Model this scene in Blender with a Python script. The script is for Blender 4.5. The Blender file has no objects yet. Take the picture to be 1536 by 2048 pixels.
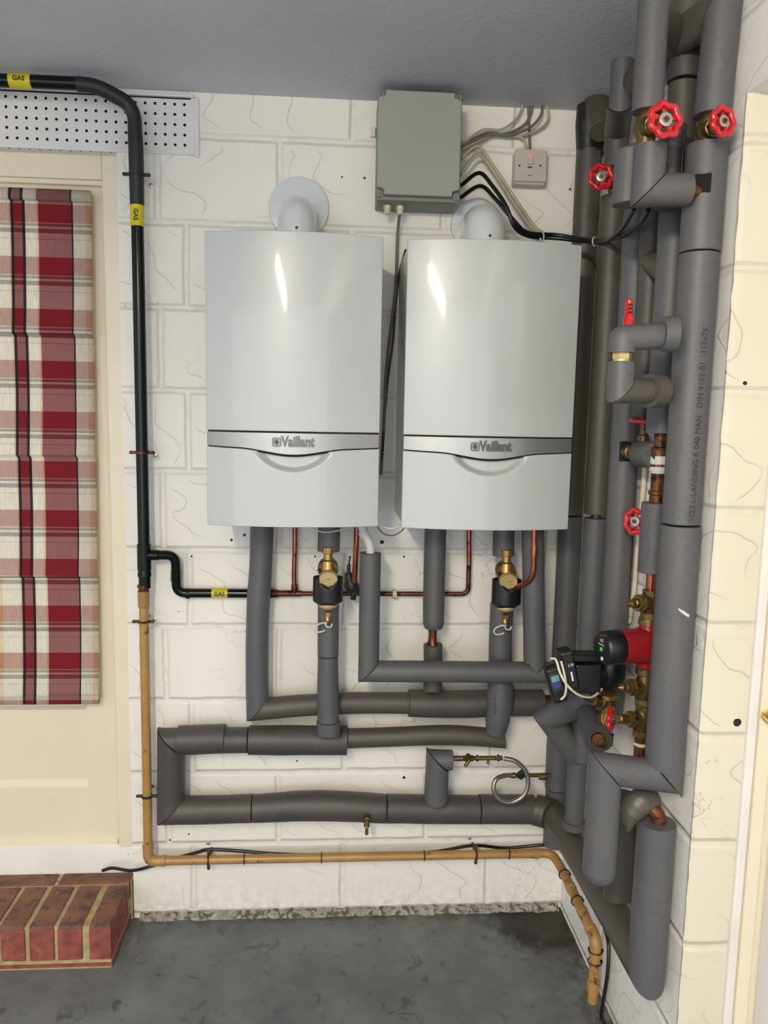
import bpy, bmesh, math, random
from mathutils import Vector, Matrix, noise
random.seed(7)
SC = bpy.context.scene
XR = .754; YP = -.805
COL = SC.collection
PI = math.pi
V = Vector

# ------------------------------------------------------------------ camera
F = 1538.0
CAM = V((0, -2.26, 1.573))
def _axes():
    ey = V(((664-768)/F, (825-1024)/F, 1)).normalized()
    ed = V(((530-768)/F, (13000-1024)/F, 1)).normalized()
    ed = (ed - ey*ed.dot(ey)).normalized()
    ex = ed.cross(ey)
    return ex, ey, ed
EX, EY, ED = _axes()
right = V((EX.x, EY.x, -ED.x)); down = V((EX.y, EY.y, -ED.y)); fwd = V((EX.z, EY.z, -ED.z))
cd = bpy.data.cameras.new('camera'); cam = bpy.data.objects.new('camera', cd); COL.objects.link(cam)
m = Matrix((right, -down, -fwd)).transposed().to_4x4(); m.translation = CAM
cam.matrix_world = m
cd.sensor_fit = 'VERTICAL'; cd.sensor_height = 36.0; cd.lens = 36.0*F/2048.0
cd.clip_start = 0.02
SC.camera = cam

# ------------------------------------------------------------------ light
SC.view_settings.view_transform = 'Standard'
SC.view_settings.look = 'None'
SC.view_settings.gamma = 1.0
SC.view_settings.use_curve_mapping = False
SC.view_settings.exposure = 0.02
W = bpy.data.worlds.new('world'); SC.world = W; W.use_nodes = True
W.node_tree.nodes['Background'].inputs[0].default_value = (0.86, 0.90, 0.96, 1)
W.node_tree.nodes['Background'].inputs[1].default_value = 0.96
def area(name, loc, target, sx, sy, power, color):
    l = bpy.data.lights.new(name, 'AREA'); l.shape = 'RECTANGLE'; l.size = sx; l.size_y = sy
    l.energy = power; l.color = color
    o = bpy.data.objects.new(name, l); COL.objects.link(o); o.location = loc
    o.rotation_euler = (V(target)-V(loc)).to_track_quat('-Z', 'Y').to_euler()
    return o
area('daylight_from_garage_opening', (-1.0, -6.0, 1.45), (0.0, 0.0, 1.1), 5.0, 2.4, 75, (0.90, 0.95, 1.0))
area('daylight_behind_door_glass', (-1.3, 1.4, 1.5), (-1.0, 0.0, 1.3), 1.6, 2.0, 38, (0.93, 0.97, 1.0))
TUBE_E = 610.0

# ------------------------------------------------------------------ pixel -> place
def ray(px, py):
    c = V(((px-768)/F, (py-1024)/F, 1))
    return V((EX.dot(c), EY.dot(c), -ED.dot(c)))
def P(px, py, y):
    r = ray(px, py); return CAM + r*((y-CAM.y)/r.y)
def PX(px, py, x):
    r = ray(px, py); return CAM + r*((x-CAM.x)/r.x)
def PZ(px, py, z):
    r = ray(px, py); return CAM + r*((z-CAM.z)/r.z)
def dep(p):
    return fwd.dot(V(p)-CAM)
def rad(wpx, p):                      # radius of a tube that is wpx wide at p
    return wpx*0.5*dep(p)/F
def Zc(X, y, py):                     # height on the vertical line (X, y) seen on row py
    b = V((X, y, 0))-CAM; k = (py-1024)/F
    # down.(b+z*k0) = k * fwd.(b+z*k0)
    return (k*fwd.dot(b)-down.dot(b))/(down.z-k*fwd.z)

# ------------------------------------------------------------------ materials
def lin(c):
    r = []
    for v in c:
        v /= 255.0
        r.append(v/12.92 if v <= .04045 else ((v+.055)/1.055)**2.4)
    return (*r, 1)
class NT:
    def __init__(s, name):
        s.m = bpy.data.materials.new(name); s.m.use_nodes = True
        s.t = s.m.node_tree; s.b = s.t.nodes['Principled BSDF']
    def n(s, t, **k):
        x = s.t.nodes.new(t)
        for a, v in k.items(): setattr(x, a, v)
        return x
    def lk(s, a, b): s.t.links.new(a, b)
    def put(s, sock, v):
        if isinstance(v, bpy.types.NodeSocket): s.lk(v, sock)
        elif v is not None: sock.default_value = v
    def ma(s, op, a, b=None, c=None, clamp=False):
        x = s.n('ShaderNodeMath', operation=op); x.use_clamp = clamp
        for i, v in enumerate((a, b, c)):
            if v is not None: s.put(x.inputs[i], v)
        return x.outputs[0]
    def mix(s, f, a, b, mode='MIX'):
        x = s.n('ShaderNodeMix', data_type='RGBA', blend_type=mode)
        s.put(x.inputs[0], f); s.put(x.inputs[6], a); s.put(x.inputs[7], b)
        return x.outputs[2]
    def ramp(s, f, stops, interp='LINEAR'):
        x = s.n('ShaderNodeValToRGB'); cr = x.color_ramp; cr.interpolation = interp
        while len(cr.elements) > 1: cr.elements.remove(cr.elements[-1])
        for i, (p, c) in enumerate(stops):
            if i == 0: e = cr.elements[0]; e.position = p
            else: e = cr.elements.new(p)
            e.color = c if isinstance(c, tuple) else (c, c, c, 1)
        s.put(x.inputs[0], f); return x.outputs[0]
    def obj(s):
        return s.n('ShaderNodeTexCoord').outputs['Object']
    def xyz(s, v):
        x = s.n('ShaderNodeSeparateXYZ'); s.lk(v, x.inputs[0]); return x.outputs
    def noise(s, v, scale, detail=3, rough=.5, dist=0):
        x = s.n('ShaderNodeTexNoise'); s.put(x.inputs['Vector'], v)
        x.inputs['Scale'].default_value = scale; x.inputs['Detail'].default_value = detail
        x.inputs['Roughness'].default_value = rough; x.inputs['Distortion'].default_value = dist
        return x.outputs[0]
    def bump(s, h, dist, strength=1.0):
        x = s.n('ShaderNodeBump'); x.inputs['Strength'].default_value = strength
        x.inputs['Distance'].default_value = dist; s.lk(h, x.inputs['Height'])
        s.lk(x.outputs[0], s.b.inputs['Normal'])
    def set(s, color=None, rough=None, metal=None, coat=None, spec=None):
        b = s.b.inputs
        s.put(b['Base Color'], color); s.put(b['Roughness'], rough); s.put(b['Metallic'], metal)
        s.put(b['Coat Weight'], coat); s.put(b['Specular IOR Level'], spec)
        return s.m

def simple(name, rgb, rough=.5, metal=0, coat=None, var=.12, vscale=9, bump=0, bscale=300, dark=None, dscale=30, dth=.62):
    t = NT(name); o = t.obj(); c = lin(rgb)
    lo = tuple(x*(1-var) for x in c[:3])+(1,); hi = tuple(min(1, x*(1+var)) for x in c[:3])+(1,)
    col = t.ramp(t.noise(o, vscale, 4), [(.3, lo), (.7, hi)])
    if dark:
        f = t.ramp(t.noise(o, dscale, 5, .65), [(dth, 0.0), (dth+.06, 1.0)])
        col = t.mix(f, col, lin(dark))
    if bump: t.bump(t.noise(o, bscale, 2), bump)
    return t.set(col, rough, metal, coat)

M = {}
def foam(name, rgb, dust):
    t = NT(name); o = t.obj()
    c = lin(rgb)
    g = t.noise(o, 420, 2, .6)
    col = t.mix(t.ramp(g, [(.35, 0.0), (.75, 1.0)]), tuple(x*.72 for x in c[:3])+(1,), tuple(min(1, x*1.3) for x in c[:3])+(1,))
    col = t.mix(t.ramp(t.noise(o, 7, 5, .7), [(.42, 0.0), (.72, .55)]), col, lin(dust))
    t.bump(g, .0009, .7)
    return t.set(col, .46, 0, None, .5)
M['foam'] = foam('grey_foam', (86, 86, 90), (96, 93, 86))
M['foam_dusty'] = foam('dusty_dark_foam', (68, 66, 64), (88, 79, 70))
M['foam_brown'] = foam('aged_warm_foam', (80, 76, 70), (76, 68, 56))
M['foam_core'] = simple('foam_cut_end', (58, 58, 60), .9, bump=.0006)
M['white'] = simple('white_enamel', (184, 187, 186), .34, 0, .55, .01)
M['flue_white'] = simple('flue_white_enamel', (212, 215, 216), .2, 0, .5, .01)
M['silver'] = simple('silver_trim', (158, 157, 153), .34, .7, None, .03, 40)
M['silver_dark'] = simple('dark_chrome', (88, 88, 86), .28, .9, None, .03)
M['black'] = simple('black_plastic', (16, 17, 20), .38)
M['gap'] = simple('black_gap', (14, 14, 15), .9)  # flat black; stands for shade in gaps and holes, also on base plates
M['cable'] = simple('black_cable', (13, 14, 15), .3)
M['gas_black'] = simple('black_green_paint', (7, 12, 12), .2, 0, None, .2)
M['gas_black'].node_tree.nodes['Principled BSDF'].inputs['Specular IOR Level'].default_value = .28
M['tape_black'] = simple('black_tape', (28, 31, 31), .5, bump=.001, bscale=60)
M['yellow'] = simple('yellow_label', (205, 188, 18), .4)
M['ink'] = simple('black_ink', (18, 18, 16), .6)
M['ochre'] = simple('ochre_pipe_paint', (164, 126, 70), .38, 0, None, .12, 14, dark=(96, 66, 38), dscale=24, dth=.60)
M['copper'] = simple('copper', (168, 98, 74), .3, .9, None, .25, 30, dark=(92, 60, 42), dscale=35, dth=.6)
M['copper_old'] = simple('tarnished_copper', (112, 68, 44), .45, .7, None, .3, 40, dark=(52, 36, 28), dscale=40, dth=.52)
M['brass'] = simple('brass', (176, 142, 84), .3, .85, None, .15, 40, dark=(88, 66, 36), dscale=60, dth=.62)
M['brass_old'] = simple('aged_brass', (112, 92, 54), .42, .75, None, .3, 50, dark=(52, 42, 24), dscale=60, dth=.56)
M['brass_pale'] = simple('pale_brass', (205, 180, 128), .42, .45, None, .06, 40)
M['steel'] = simple('braided_steel', (150, 146, 138), .35, .85, None, .2, 200)
M['zinc'] = simple('zinc', (190, 190, 186), .35, .8)
M['red'] = simple('red_enamel', (190, 18, 26), .22, 0, .5, .1)
M['pump_red'] = simple('pump_red_paint', (138, 16, 26), .42, 0, None, .15, 12, dark=(96, 28, 24), dscale=20, dth=.66)
M['box_grey'] = simple('grey_box_plastic', (146, 148, 140), .5, 0, None, .03)
M['box_rim'] = simple('grey_box_rim_plastic', (124, 125, 116), .5, 0, None, .04)
M['switch'] = simple('switch_white_plastic', (190, 184, 172), .4, 0, None, .04)
M['gland'] = simple('cream_plastic', (205, 196, 170), .5, 0, None, .1, 80)
M['cream_cable'] = simple('cream_cable', (176, 168, 140), .5, 0, None, .12, 20)
M['grey_cable'] = simple('grey_cable', (112, 106, 98), .5, 0, None, .15, 20)
M['pvc_white'] = simple('white_plastic_pipe', (196, 198, 198), .4, 0, None, .04)
M['tape_silver'] = simple('silver_tape', (84, 81, 73), .45, .1, None, .25, 30, bump=.003, bscale=50)
M['cream_wood'] = simple('cream_gloss_paint', (225, 214, 190), .38, 0, None, .03, 5, bump=.0005, bscale=40, dark=(160, 140, 110), dscale=26, dth=.76)
M['sill_white'] = simple('white_sill_paint', (222, 217, 212), .5, 0, None, .05, 8, dark=(150, 138, 120), dscale=30, dth=.68)
M['door_white'] = simple('white_door_paint', (226, 226, 228), .4, 0, None, .02)
M['lintel'] = simple('painted_steel', (222, 218, 215), .5, 0, None, .04, 6)
M['gold'] = simple('polished_brass', (206, 170, 84), .2, .9)
M['mortar'] = simple('sand_mortar', (168, 152, 112), .9, 0, None, .2, 40, bump=.002, bscale=160)
M['brick'] = simple('red_brick', (138, 72, 62), .85, 0, None, .38, 34, bump=.002, bscale=220, dark=(104, 74, 60), dscale=38, dth=.57)
M['brick_top'] = simple('worn_brown_brick', (122, 84, 68), .85, 0, None, .25, 20, bump=.002, bscale=220, dark=(84, 64, 54), dscale=24, dth=.55)
M['rubble'] = simple('crumbled_mortar', (150, 147, 138), .95, 0, None, .35, 50, bump=.006, bscale=70, dark=(88, 82, 68), dscale=48, dth=.5)
def emis(name, rgb, s):
    t = NT(name); t.b.inputs['Base Color'].default_value = lin(rgb)
    t.b.inputs['Emission Color'].default_value = lin(rgb); t.b.inputs['Emission Strength'].default_value = s
    return t.m
M['neon'] = emis('red_neon_light', (255, 60, 60), 2.2)
M['screen'] = emis('pump_screen_glow', (86, 132, 128), .25)
M['screen_blue'] = emis('pump_screen_blue_glow', (40, 52, 100), .25)
M['digit'] = emis('green_digits', (90, 200, 60), 1.0)
M['print'] = simple('white_print', (220, 220, 220), .5)
M['inkgrey'] = simple('grey_pipe_print', (48, 46, 44), .7)

def blockwork(name, ax, base, u_even, u_odd, tint_lo, joint_h=1.0, extra=None, vjoints=True, rough=.5, holes=()):
    t = NT(name); o = t.obj(); x = t.xyz(o); X = x[ax]; Z = x[2]
    wob = t.ma('MULTIPLY', t.ma('SUBTRACT', t.noise(o, 9, 2), .5), .010)
    X = t.ma('ADD', X, wob); Zw = t.ma('ADD', Z, wob)
    v = t.ma('ADD', t.ma('DIVIDE', t.ma('SUBTRACT', Zw, .242), .2308), 11.0)
    par = t.ma('MODULO', t.ma('FLOOR', v), 2.0)
    fv = t.ma('FRACT', v)
    dv = t.ma('MULTIPLY', t.ma('MINIMUM', fv, t.ma('SUBTRACT', 1.0, fv)), .2308)
    d = dv
    if vjoints:
        x0 = t.ma('ADD', u_even, t.ma('MULTIPLY', par, u_odd-u_even))
        fu = t.ma('FRACT', t.ma('ADD', t.ma('DIVIDE', t.ma('SUBTRACT', X, x0), .4615), 20.0))
        du = t.ma('MULTIPLY', t.ma('MINIMUM', fu, t.ma('SUBTRACT', 1.0, fu)), .4615)
        d = t.ma('MINIMUM', dv, du)
        if extra is not None:
            e = t.ma('ADD', t.ma('ABSOLUTE', t.ma('SUBTRACT', X, extra)), t.ma('MULTIPLY', t.ma('SUBTRACT', 1.0, par), 1.0))
            d = t.ma('MINIMUM', d, e)
    joint = t.ramp(d, [(.0045, 0.0), (.0115, 1.0)])        # 0 in the groove
    jr = t.ramp(d, [(.006, 0.0), (.012, 1.0), (.019, 1.0), (.025, 0.0)])
    # raised keyed squiggles in the block faces
    w = t.ma('ADD', t.ma('MULTIPLY', t.ma('SINE', t.ma('MULTIPLY', Z, 46.0)), .026),
             t.ma('MULTIPLY', t.ma('SUBTRACT', t.noise(o, 6, 2), .5), .22))
    w = t.ma('ADD', w, t.ma('ADD', X, t.ma('MULTIPLY', Z, .55)))
    q = t.ma('ABSOLUTE', t.ma('SUBTRACT', t.ma('FRACT', t.ma('DIVIDE', w, .105)), .5))
    sq = t.ramp(q, [(.0, 1.0), (.014, .9), (.022, 0.0)])
    sq = t.ma('MULTIPLY', sq, t.ramp(t.noise(o, 3.1, 2), [(.44, 0.0), (.52, 1.0)]))
    sq = t.ma('MULTIPLY', sq, t.ramp(d, [(.02, 0.0), (.03, 1.0)]))
    fine = t.noise(o, 130, 3, .6); mid = t.noise(o, 22, 3, .6)
    h = t.ma('MULTIPLY', joint, 1.0*joint_h)
    h = t.ma('ADD', h, t.ma('MULTIPLY', jr, .12))
    h = t.ma('ADD', h, t.ma('MULTIPLY', sq, .42))
    h = t.ma('ADD', h, t.ma('MULTIPLY', fine, .16))
    h = t.ma('ADD', h, t.ma('MULTIPLY', mid, .35))
    t.bump(h, .0042, 1.0)
    col = t.ramp(t.noise(o, 2.2, 4), [(.3, lin(tint_lo)), (.7, lin(base))])
    sp = t.ramp(t.noise(o, 75, 3, .7), [(.715, 0.0), (.74, 1.0)])
    sp = t.ma('MULTIPLY', sp, t.ramp(t.noise(o, 5, 3), [(.45, .1), (.6, 1.0)]))
    col = t.mix(t.ma('MULTIPLY', sp, .8), col, lin((62, 54, 46)))
    cr = t.ma('ABSOLUTE', t.ma('SUBTRACT', t.noise(o, 4.3, 5, .62), .5))
    cr = t.ma('MULTIPLY', t.ramp(cr, [(.0, 1.0), (.0028, 0.0)]), t.ramp(t.noise(o, 2.3, 2), [(.60, 0.0), (.64, .6)]))
    col = t.mix(cr, col, lin((150, 140, 128)))
    # damp, dirty foot of the wall
    dirt = t.ma('MULTIPLY', t.ramp(Z, [(.0, 1.0), (.045, .35), (.16, 0.0)]), t.ramp(t.noise(o, 34, 5, .7), [(.42, 0.0), (.62, 1.0)]))
    col = t.mix(t.ma('MULTIPLY', dirt, .45), col, lin((110, 100, 78)))
    grime = t.ma('MULTIPLY', t.ramp(d, [(.004, .3), (.010, 0.0)]), t.ramp(mid, [(.5, 0.0), (.75, .8)]))
    col = t.mix(grime, col, lin((150, 140, 122)))
    O = t.obj(); hm = None
    for hx, hz, hr in holes:
        g = t.n('ShaderNodeVectorMath', operation='DISTANCE'); cx_ = t.n('ShaderNodeCombineXYZ'); t.lk(x[ax], cx_.inputs[0]); t.lk(Z, cx_.inputs[2])
        t.lk(cx_.outputs[0], g.inputs[0]); g.inputs[1].default_value = (hx, 0, hz)
        q = t.ma('LESS_THAN', t.ma('ADD', g.outputs['Value'], t.ma('MULTIPLY', t.ma('SUBTRACT', fine, .5), .004)), hr)
        hm = q if hm is None else t.ma('MAXIMUM', hm, q)
    if hm is not None: col = t.mix(hm, col, lin((22, 20, 18)))
    return t.set(col, rough, 0, None, .4)
WH = [(P(a, b, 0).x, P(a, b, 0).z, c) for a, b, c in ((463, 1080, .0042), (489, 1070, .0045), (764, 1084, .006), (383, 1113, .0028), (684, 354, .003), (729, 356, .0036), (594, 1522, .003), (357, 1223, .002), (676, 1503, .003), (808, 1555, .0045), (808, 1113, .003), (630, 1113, .0028), (1206, 380, .003), (1140, 379, .003), (378, 1668, .003), (340, 1680, .003))]
M['wall'] = blockwork('painted_blockwork', 0, (240, 236, 228), .049, -.152, (232, 227, 218), extra=-.487, holes=WH)
M['wall_right'] = blockwork('painted_blockwork_side', 1, (238, 236, 232), .1, -.13, (230, 227, 223))
M['pier'] = blockwork('cream_reveal_warm_light', 0, (214, 208, 188), 0, 0, (208, 201, 181), joint_h=.8, vjoints=False, holes=[(P(1483, 767, YP).x, P(1483, 767, YP).z, .0042), (P(1468, 1440, YP).x, P(1468, 1440, YP).z, .0085)])  # cream base colour also carries the warm tube light on this face

def mk_ceiling():
    t = NT('ceiling_paint'); o = t.obj()
    col = t.ramp(t.noise(o, 3, 4), [(.3, lin((190, 192, 198))), (.7, lin((200, 201, 206)))])
    sp = t.ramp(t.noise(o, 24, 3, .7, 1.5), [(.73, 0.0), (.76, 1.0)])
    col = t.mix(t.ma('MULTIPLY', sp, .55), col, lin((88, 88, 96)))
    t.bump(t.noise(o, 60, 4), .0012)
    return t.set(col, .55, 0, None, .3)
M['ceiling'] = mk_ceiling()
def mk_floor():
    t = NT('painted_concrete_floor'); o = t.obj(); x = t.xyz(o)
    col = t.ramp(t.noise(o, 5, 6, .65), [(.3, lin((88, 93, 96))), (.55, lin((108, 112, 114))), (.75, lin((126, 127, 124)))])
    sc = t.ramp(t.noise(o, 28, 5, .7, 2.5), [(.60, 0.0), (.68, .5)])
    col = t.mix(sc, col, lin((138, 136, 130)))
    dk = t.ramp(t.noise(o, 16, 5, .65, 1.0), [(.58, 0.0), (.68, .65)])
    col = t.mix(dk, col, lin((56, 56, 54)))
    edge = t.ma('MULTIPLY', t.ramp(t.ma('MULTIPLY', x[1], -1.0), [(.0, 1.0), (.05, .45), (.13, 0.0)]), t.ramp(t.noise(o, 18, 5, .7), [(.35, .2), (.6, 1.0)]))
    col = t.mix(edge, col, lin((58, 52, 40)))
    # damp black stain in the corner
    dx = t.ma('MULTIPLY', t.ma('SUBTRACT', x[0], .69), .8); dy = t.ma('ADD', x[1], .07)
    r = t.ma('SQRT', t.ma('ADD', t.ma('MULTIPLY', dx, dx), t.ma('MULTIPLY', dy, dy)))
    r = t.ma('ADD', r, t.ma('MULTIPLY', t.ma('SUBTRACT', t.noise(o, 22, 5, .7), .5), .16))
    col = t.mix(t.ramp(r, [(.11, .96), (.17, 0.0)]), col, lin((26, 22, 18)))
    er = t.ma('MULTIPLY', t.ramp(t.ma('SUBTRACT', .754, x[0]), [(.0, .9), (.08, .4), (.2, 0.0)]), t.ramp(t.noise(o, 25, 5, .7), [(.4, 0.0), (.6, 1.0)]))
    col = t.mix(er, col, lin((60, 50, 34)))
    t.bump(t.noise(o, 40, 6, .6), .002)
    return t.set(col, t.ramp(t.noise(o, 9, 4), [(.3, .34), (.7, .6)]), 0, None, .45)
M['floor'] = mk_floor()

def mk_blind():
    t = NT('plaid_linen'); o = t.n('ShaderNodeNewGeometry').outputs['Position']; x = t.xyz(o)
    # u grows leftwards from the right edge of the blind (which leans a little)
    re = t.ma('ADD', -.6865, t.ma('MULTIPLY', t.ma('SUBTRACT', x[2], 1.2), .0102))
    u = t.ma('SUBTRACT', re, x[0])
    k = 2.29/1538.0; per = 192*k
    uf = t.ma('FRACT', t.ma('DIVIDE', u, per))
    W_ = lin((232, 226, 210)); C_ = lin((226, 200, 158)); K_ = lin((20, 18, 30)); R_ = lin((140, 12, 36)); 
    st = [(0, C_), (6, C_), (12, W_), (34, K_), (37.5, R_), (98, C_), (102, W_), (122, K_), (127, R_), (143, K_), (148.5, C_), (151, W_), (186, C_)]
    warp = t.ramp(uf, [(a/192.0, c) for a, c in st], 'CONSTANT')
    pz = .1432
    v = t.ma('FRACT', t.ma('DIVIDE', t.ma('SUBTRACT', 2.133, x[2]), pz))
    G_ = lin((86, 94, 90)); Wv = lin((238, 234, 222)); Rv = lin((158, 30, 20)); D_ = lin((60, 20, 30))
    sv = [(0, Rv), (.345, Wv), (.362, G_), (.415, Wv), (.46, G_), (.545, Wv), (.655, D_), (.662, Wv)]
    weft = t.ramp(v, sv, 'CONSTANT')
    col = t.mix(.43, warp, weft)
    isr = t.ramp(uf, [(0, 0.0), (34/192, 1.0), (98/192, 0.0), (122/192, 1.0), (148.5/192, 0.0)], 'CONSTANT')
    col = t.mix(t.ma('MULTIPLY', isr, .5), col, warp)
    isk = t.ramp(uf, [(0, 0.0), (34/192, 1.0), (37.5/192, 0.0), (122/192, 1.0), (127/192, 0.0), (143/192, 1.0), (148.5/192, 0.0)], 'CONSTANT')
    col = t.mix(t.ma('MULTIPLY', isk, .85), col, warp)
    fu = t.n('ShaderNodeMapping'); fu.inputs['Scale'].default_value = (420, 420, 40); t.lk(o, fu.inputs[0])
    th = t.noise(fu.outputs[0], 1.0, 3)
    col = t.mix(t.ramp(th, [(.35, .18), (.65, 0.0)]), col, lin((90, 50, 50)))
    t.bump(th, .0006)
    t.set(col, .8)
    out = t.t.nodes['Material Output']
    tr = t.n('ShaderNodeBsdfTranslucent'); t.lk(col, tr.inputs[0])
    mx = t.n('ShaderNodeMixShader'); mx.inputs[0].default_value = .45
    t.lk(t.b.outputs[0], mx.inputs[1]); t.lk(tr.outputs[0], mx.inputs[2]); t.lk(mx.outputs[0], out.inputs[0])
    return t.m
M['blind'] = mk_blind()
for k_ in ('white', 'flue_white'): M[k_].node_tree.nodes['Principled BSDF'].inputs['Coat Roughness'].default_value = .06
def mk_glass():
    t = NT('clear_glass'); out = t.t.nodes['Material Output']
    a = t.n('ShaderNodeBsdfTransparent'); g = t.n('ShaderNodeBsdfGlossy'); g.inputs['Roughness'].default_value = .02
    mx = t.n('ShaderNodeMixShader'); mx.inputs[0].default_value = .08
    t.lk(a.outputs[0], mx.inputs[1]); t.lk(g.outputs[0], mx.inputs[2]); t.lk(mx.outputs[0], out.inputs[0]); return t.m
M['glass'] = mk_glass()
def mk_tube():
    t = NT('fluorescent_glow'); t.b.inputs['Emission Color'].default_value = (1.0, .89, .70, 1)
    t.b.inputs['Emission Strength'].default_value = TUBE_E; t.b.inputs['Base Color'].default_value = (1, 1, 1, 1); return t.m
M['tube'] = mk_tube()

# ------------------------------------------------------------------ mesh building
class MB:
    def __init__(s): s.v = []; s.f = []
    def add(s, vs, fs):
        b = len(s.v); s.v += [V(p) for p in vs]; s.f += [tuple(b+i for i in f) for f in fs]; return s
    def build(s, name, mat, parent=None, origin=None, smooth=True, angle=38, bevel=0, world=False, bsegs=2):
        me = bpy.data.meshes.new(name)
        if parent is not None: org = parent['_o'] if '_o' in parent else (0, 0, 0); org = V(org)
        elif world: org = V((0, 0, 0))
        elif origin is not None: org = V(origin)
        else:
            lo = [min(p[i] for p in s.v) for i in range(3)]; hi = [max(p[i] for p in s.v) for i in range(3)]
            org = V(((lo[0]+hi[0])/2, (lo[1]+hi[1])/2, lo[2]))
        me.from_pydata([tuple(p-org) for p in s.v], [], s.f); me.update()
        bm = bmesh.new(); bm.from_mesh(me)
        bmesh.ops.recalc_face_normals(bm, faces=bm.faces); bm.to_mesh(me); bm.free()
        me.materials.append(M[mat] if isinstance(mat, str) else mat)
        if smooth:
            for p in me.polygons: p.use_smooth = True
            me.set_sharp_from_angle(angle=math.radians(angle))
        o = bpy.data.objects.new(name, me); COL.objects.link(o)
        if parent is not None: o.parent = parent
        else: o.location = org
        o['_o'] = tuple(org)
        if bevel:
            md = o.modifiers.new('bevel', 'BEVEL'); md.width = bevel; md.segments = bsegs; md.limit_method = 'ANGLE'
        return o
def frame(d):
    d = V(d).normalized(); a = V((0, 0, 1)) if abs(d.z) < .9 else V((0, 1, 0))
    u = a.cross(d).normalized(); return u, d.cross(u)
def catmull(pts, n=8):
    pts = [V(p) for p in pts]
    if len(pts) < 3: return pts
    q = [pts[0]*2-pts[1]]+pts+[pts[-1]*2-pts[-2]]; out = []
    for i in range(1, len(q)-2):
        a, b, c, d = q[i-1:i+3]
        for k in range(n):
            t = k/n
            out.append(.5*((2*b)+(c-a)*t+(2*a-5*b+4*c-d)*t*t+(3*b-a-3*c+d)*t**3))
    out.append(pts[-1]); return out
def fillet(pts, r, n=7):
    pts = [V(p) for p in pts]; out = [pts[0]]
    for i in range(1, len(pts)-1):
        a, b, c = pts[i-1:i+2]; d1 = (a-b); d2 = (c-b)
        k = min(r, d1.length*.49, d2.length*.49); p = b+d1.normalized()*k; q = b+d2.normalized()*k
        for j in range(n+1):
            t = j/n; out.append(p*(1-t)**2+b*2*t*(1-t)+q*t*t)
    out.append(pts[-1]); return out
def sweep(pts, r, cut0=None, cut1=None, seg=24, step=None, wob=0, mb=None, cap=True, seed=0, closed=False):
    """tube along pts (mitred at corners); r number or list; cut0/cut1 = plane normals at the ends"""
    mb = mb or MB(); pts = [V(p) for p in pts]
    rs = list(r) if isinstance(r, (list, tuple)) else [r]*len(pts)
    if step:
        np_, nr = [pts[0]], [rs[0]]; fixed = {0}
        for i in range(1, len(pts)):
            L = (pts[i]-pts[i-1]).length; k = max(1, int(L/step))
            for j in range(1, k+1):
                np_.append(pts[i-1].lerp(pts[i], j/k)); nr.append(rs[i-1]+(rs[i]-rs[i-1])*j/k)
        pts, rs = np_, nr
    n = len(pts); rings = []
    d = (pts[1]-pts[0]).normalized(); u, w = frame(d)
    for i in range(n):
        if closed:
            din = (pts[i]-pts[i-1]).normalized(); dout = (pts[(i+1) % n]-pts[i]).normalized()
        else:
            din = (pts[i]-pts[i-1]).normalized() if i > 0 else (pts[1]-pts[0]).normalized()
            dout = (pts[i+1]-pts[i]).normalized() if i < n-1 else din
        if din.dot(d) < .999999:                       # transport frame onto din
            rot = d.rotation_difference(din); u = rot @ u; w = rot @ w; d = din
        nrm = (din+dout).normalized()
        if i == 0 and cut0 is not None: nrm = V(cut0).normalized()
        if i == n-1 and cut1 is not None: nrm = V(cut1).normalized()
        ring = []
        for k in range(seg):
            a = 2*PI*k/seg; e = u*math.cos(a)+w*math.sin(a)
            rr = rs[i]
            if wob:
                q = (pts[i]+e*rr)*11+V((seed*3.1, 0, 0)); rr *= 1+wob*noise.noise(q)
            p = e*rr
            den = d.dot(nrm)
            if abs(den) > .15: p = p - d*(p.dot(nrm)/den)
            ring.append(pts[i]+p)
        rings.append(ring)
    vs = [p for g in rings for p in g]; fs = []
    m_ = n if closed else n-1
    for i in range(m_):
        for k in range(seg):
            a = i*seg+k; b = i*seg+(k+1) % seg; c = ((i+1) % n)*seg+(k+1) % seg; e = ((i+1) % n)*seg+k
            fs.append((a, b, c, e))
    if cap and not closed:
        fs.append(tuple(range(seg))[::-1]); fs.append(tuple((n-1)*seg+k for k in range(seg)))
    return mb.add(vs, fs)
def hollow(p0, p1, ro, ri, mb=None, seg=28, cut0=None, cut1=None):
    """thick-walled sleeve open at both ends"""
    mb = mb or MB(); p0 = V(p0); p1 = V(p1); d = (p1-p0).normalized(); u, w = frame(d); vs = []
    for (p, r, c) in ((p0, ro, cut0), (p1, ro, cut1), (p1, ri, cut1), (p0, ri, cut0)):
        nn = V(c).normalized() if c is not None else d
        for k in range(seg):
            a = 2*PI*k/seg; e = (u*math.cos(a)+w*math.sin(a))*r
            vs.append(p+e-d*(e.dot(nn)/d.dot(nn)))
    fs = []
    for i in range(4):
        for k in range(seg):
            fs.append((i*seg+k, i*seg+(k+1) % seg, ((i+1) % 4)*seg+(k+1) % seg, ((i+1) % 4)*seg+k))
    return mb.add(vs, fs)
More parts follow.
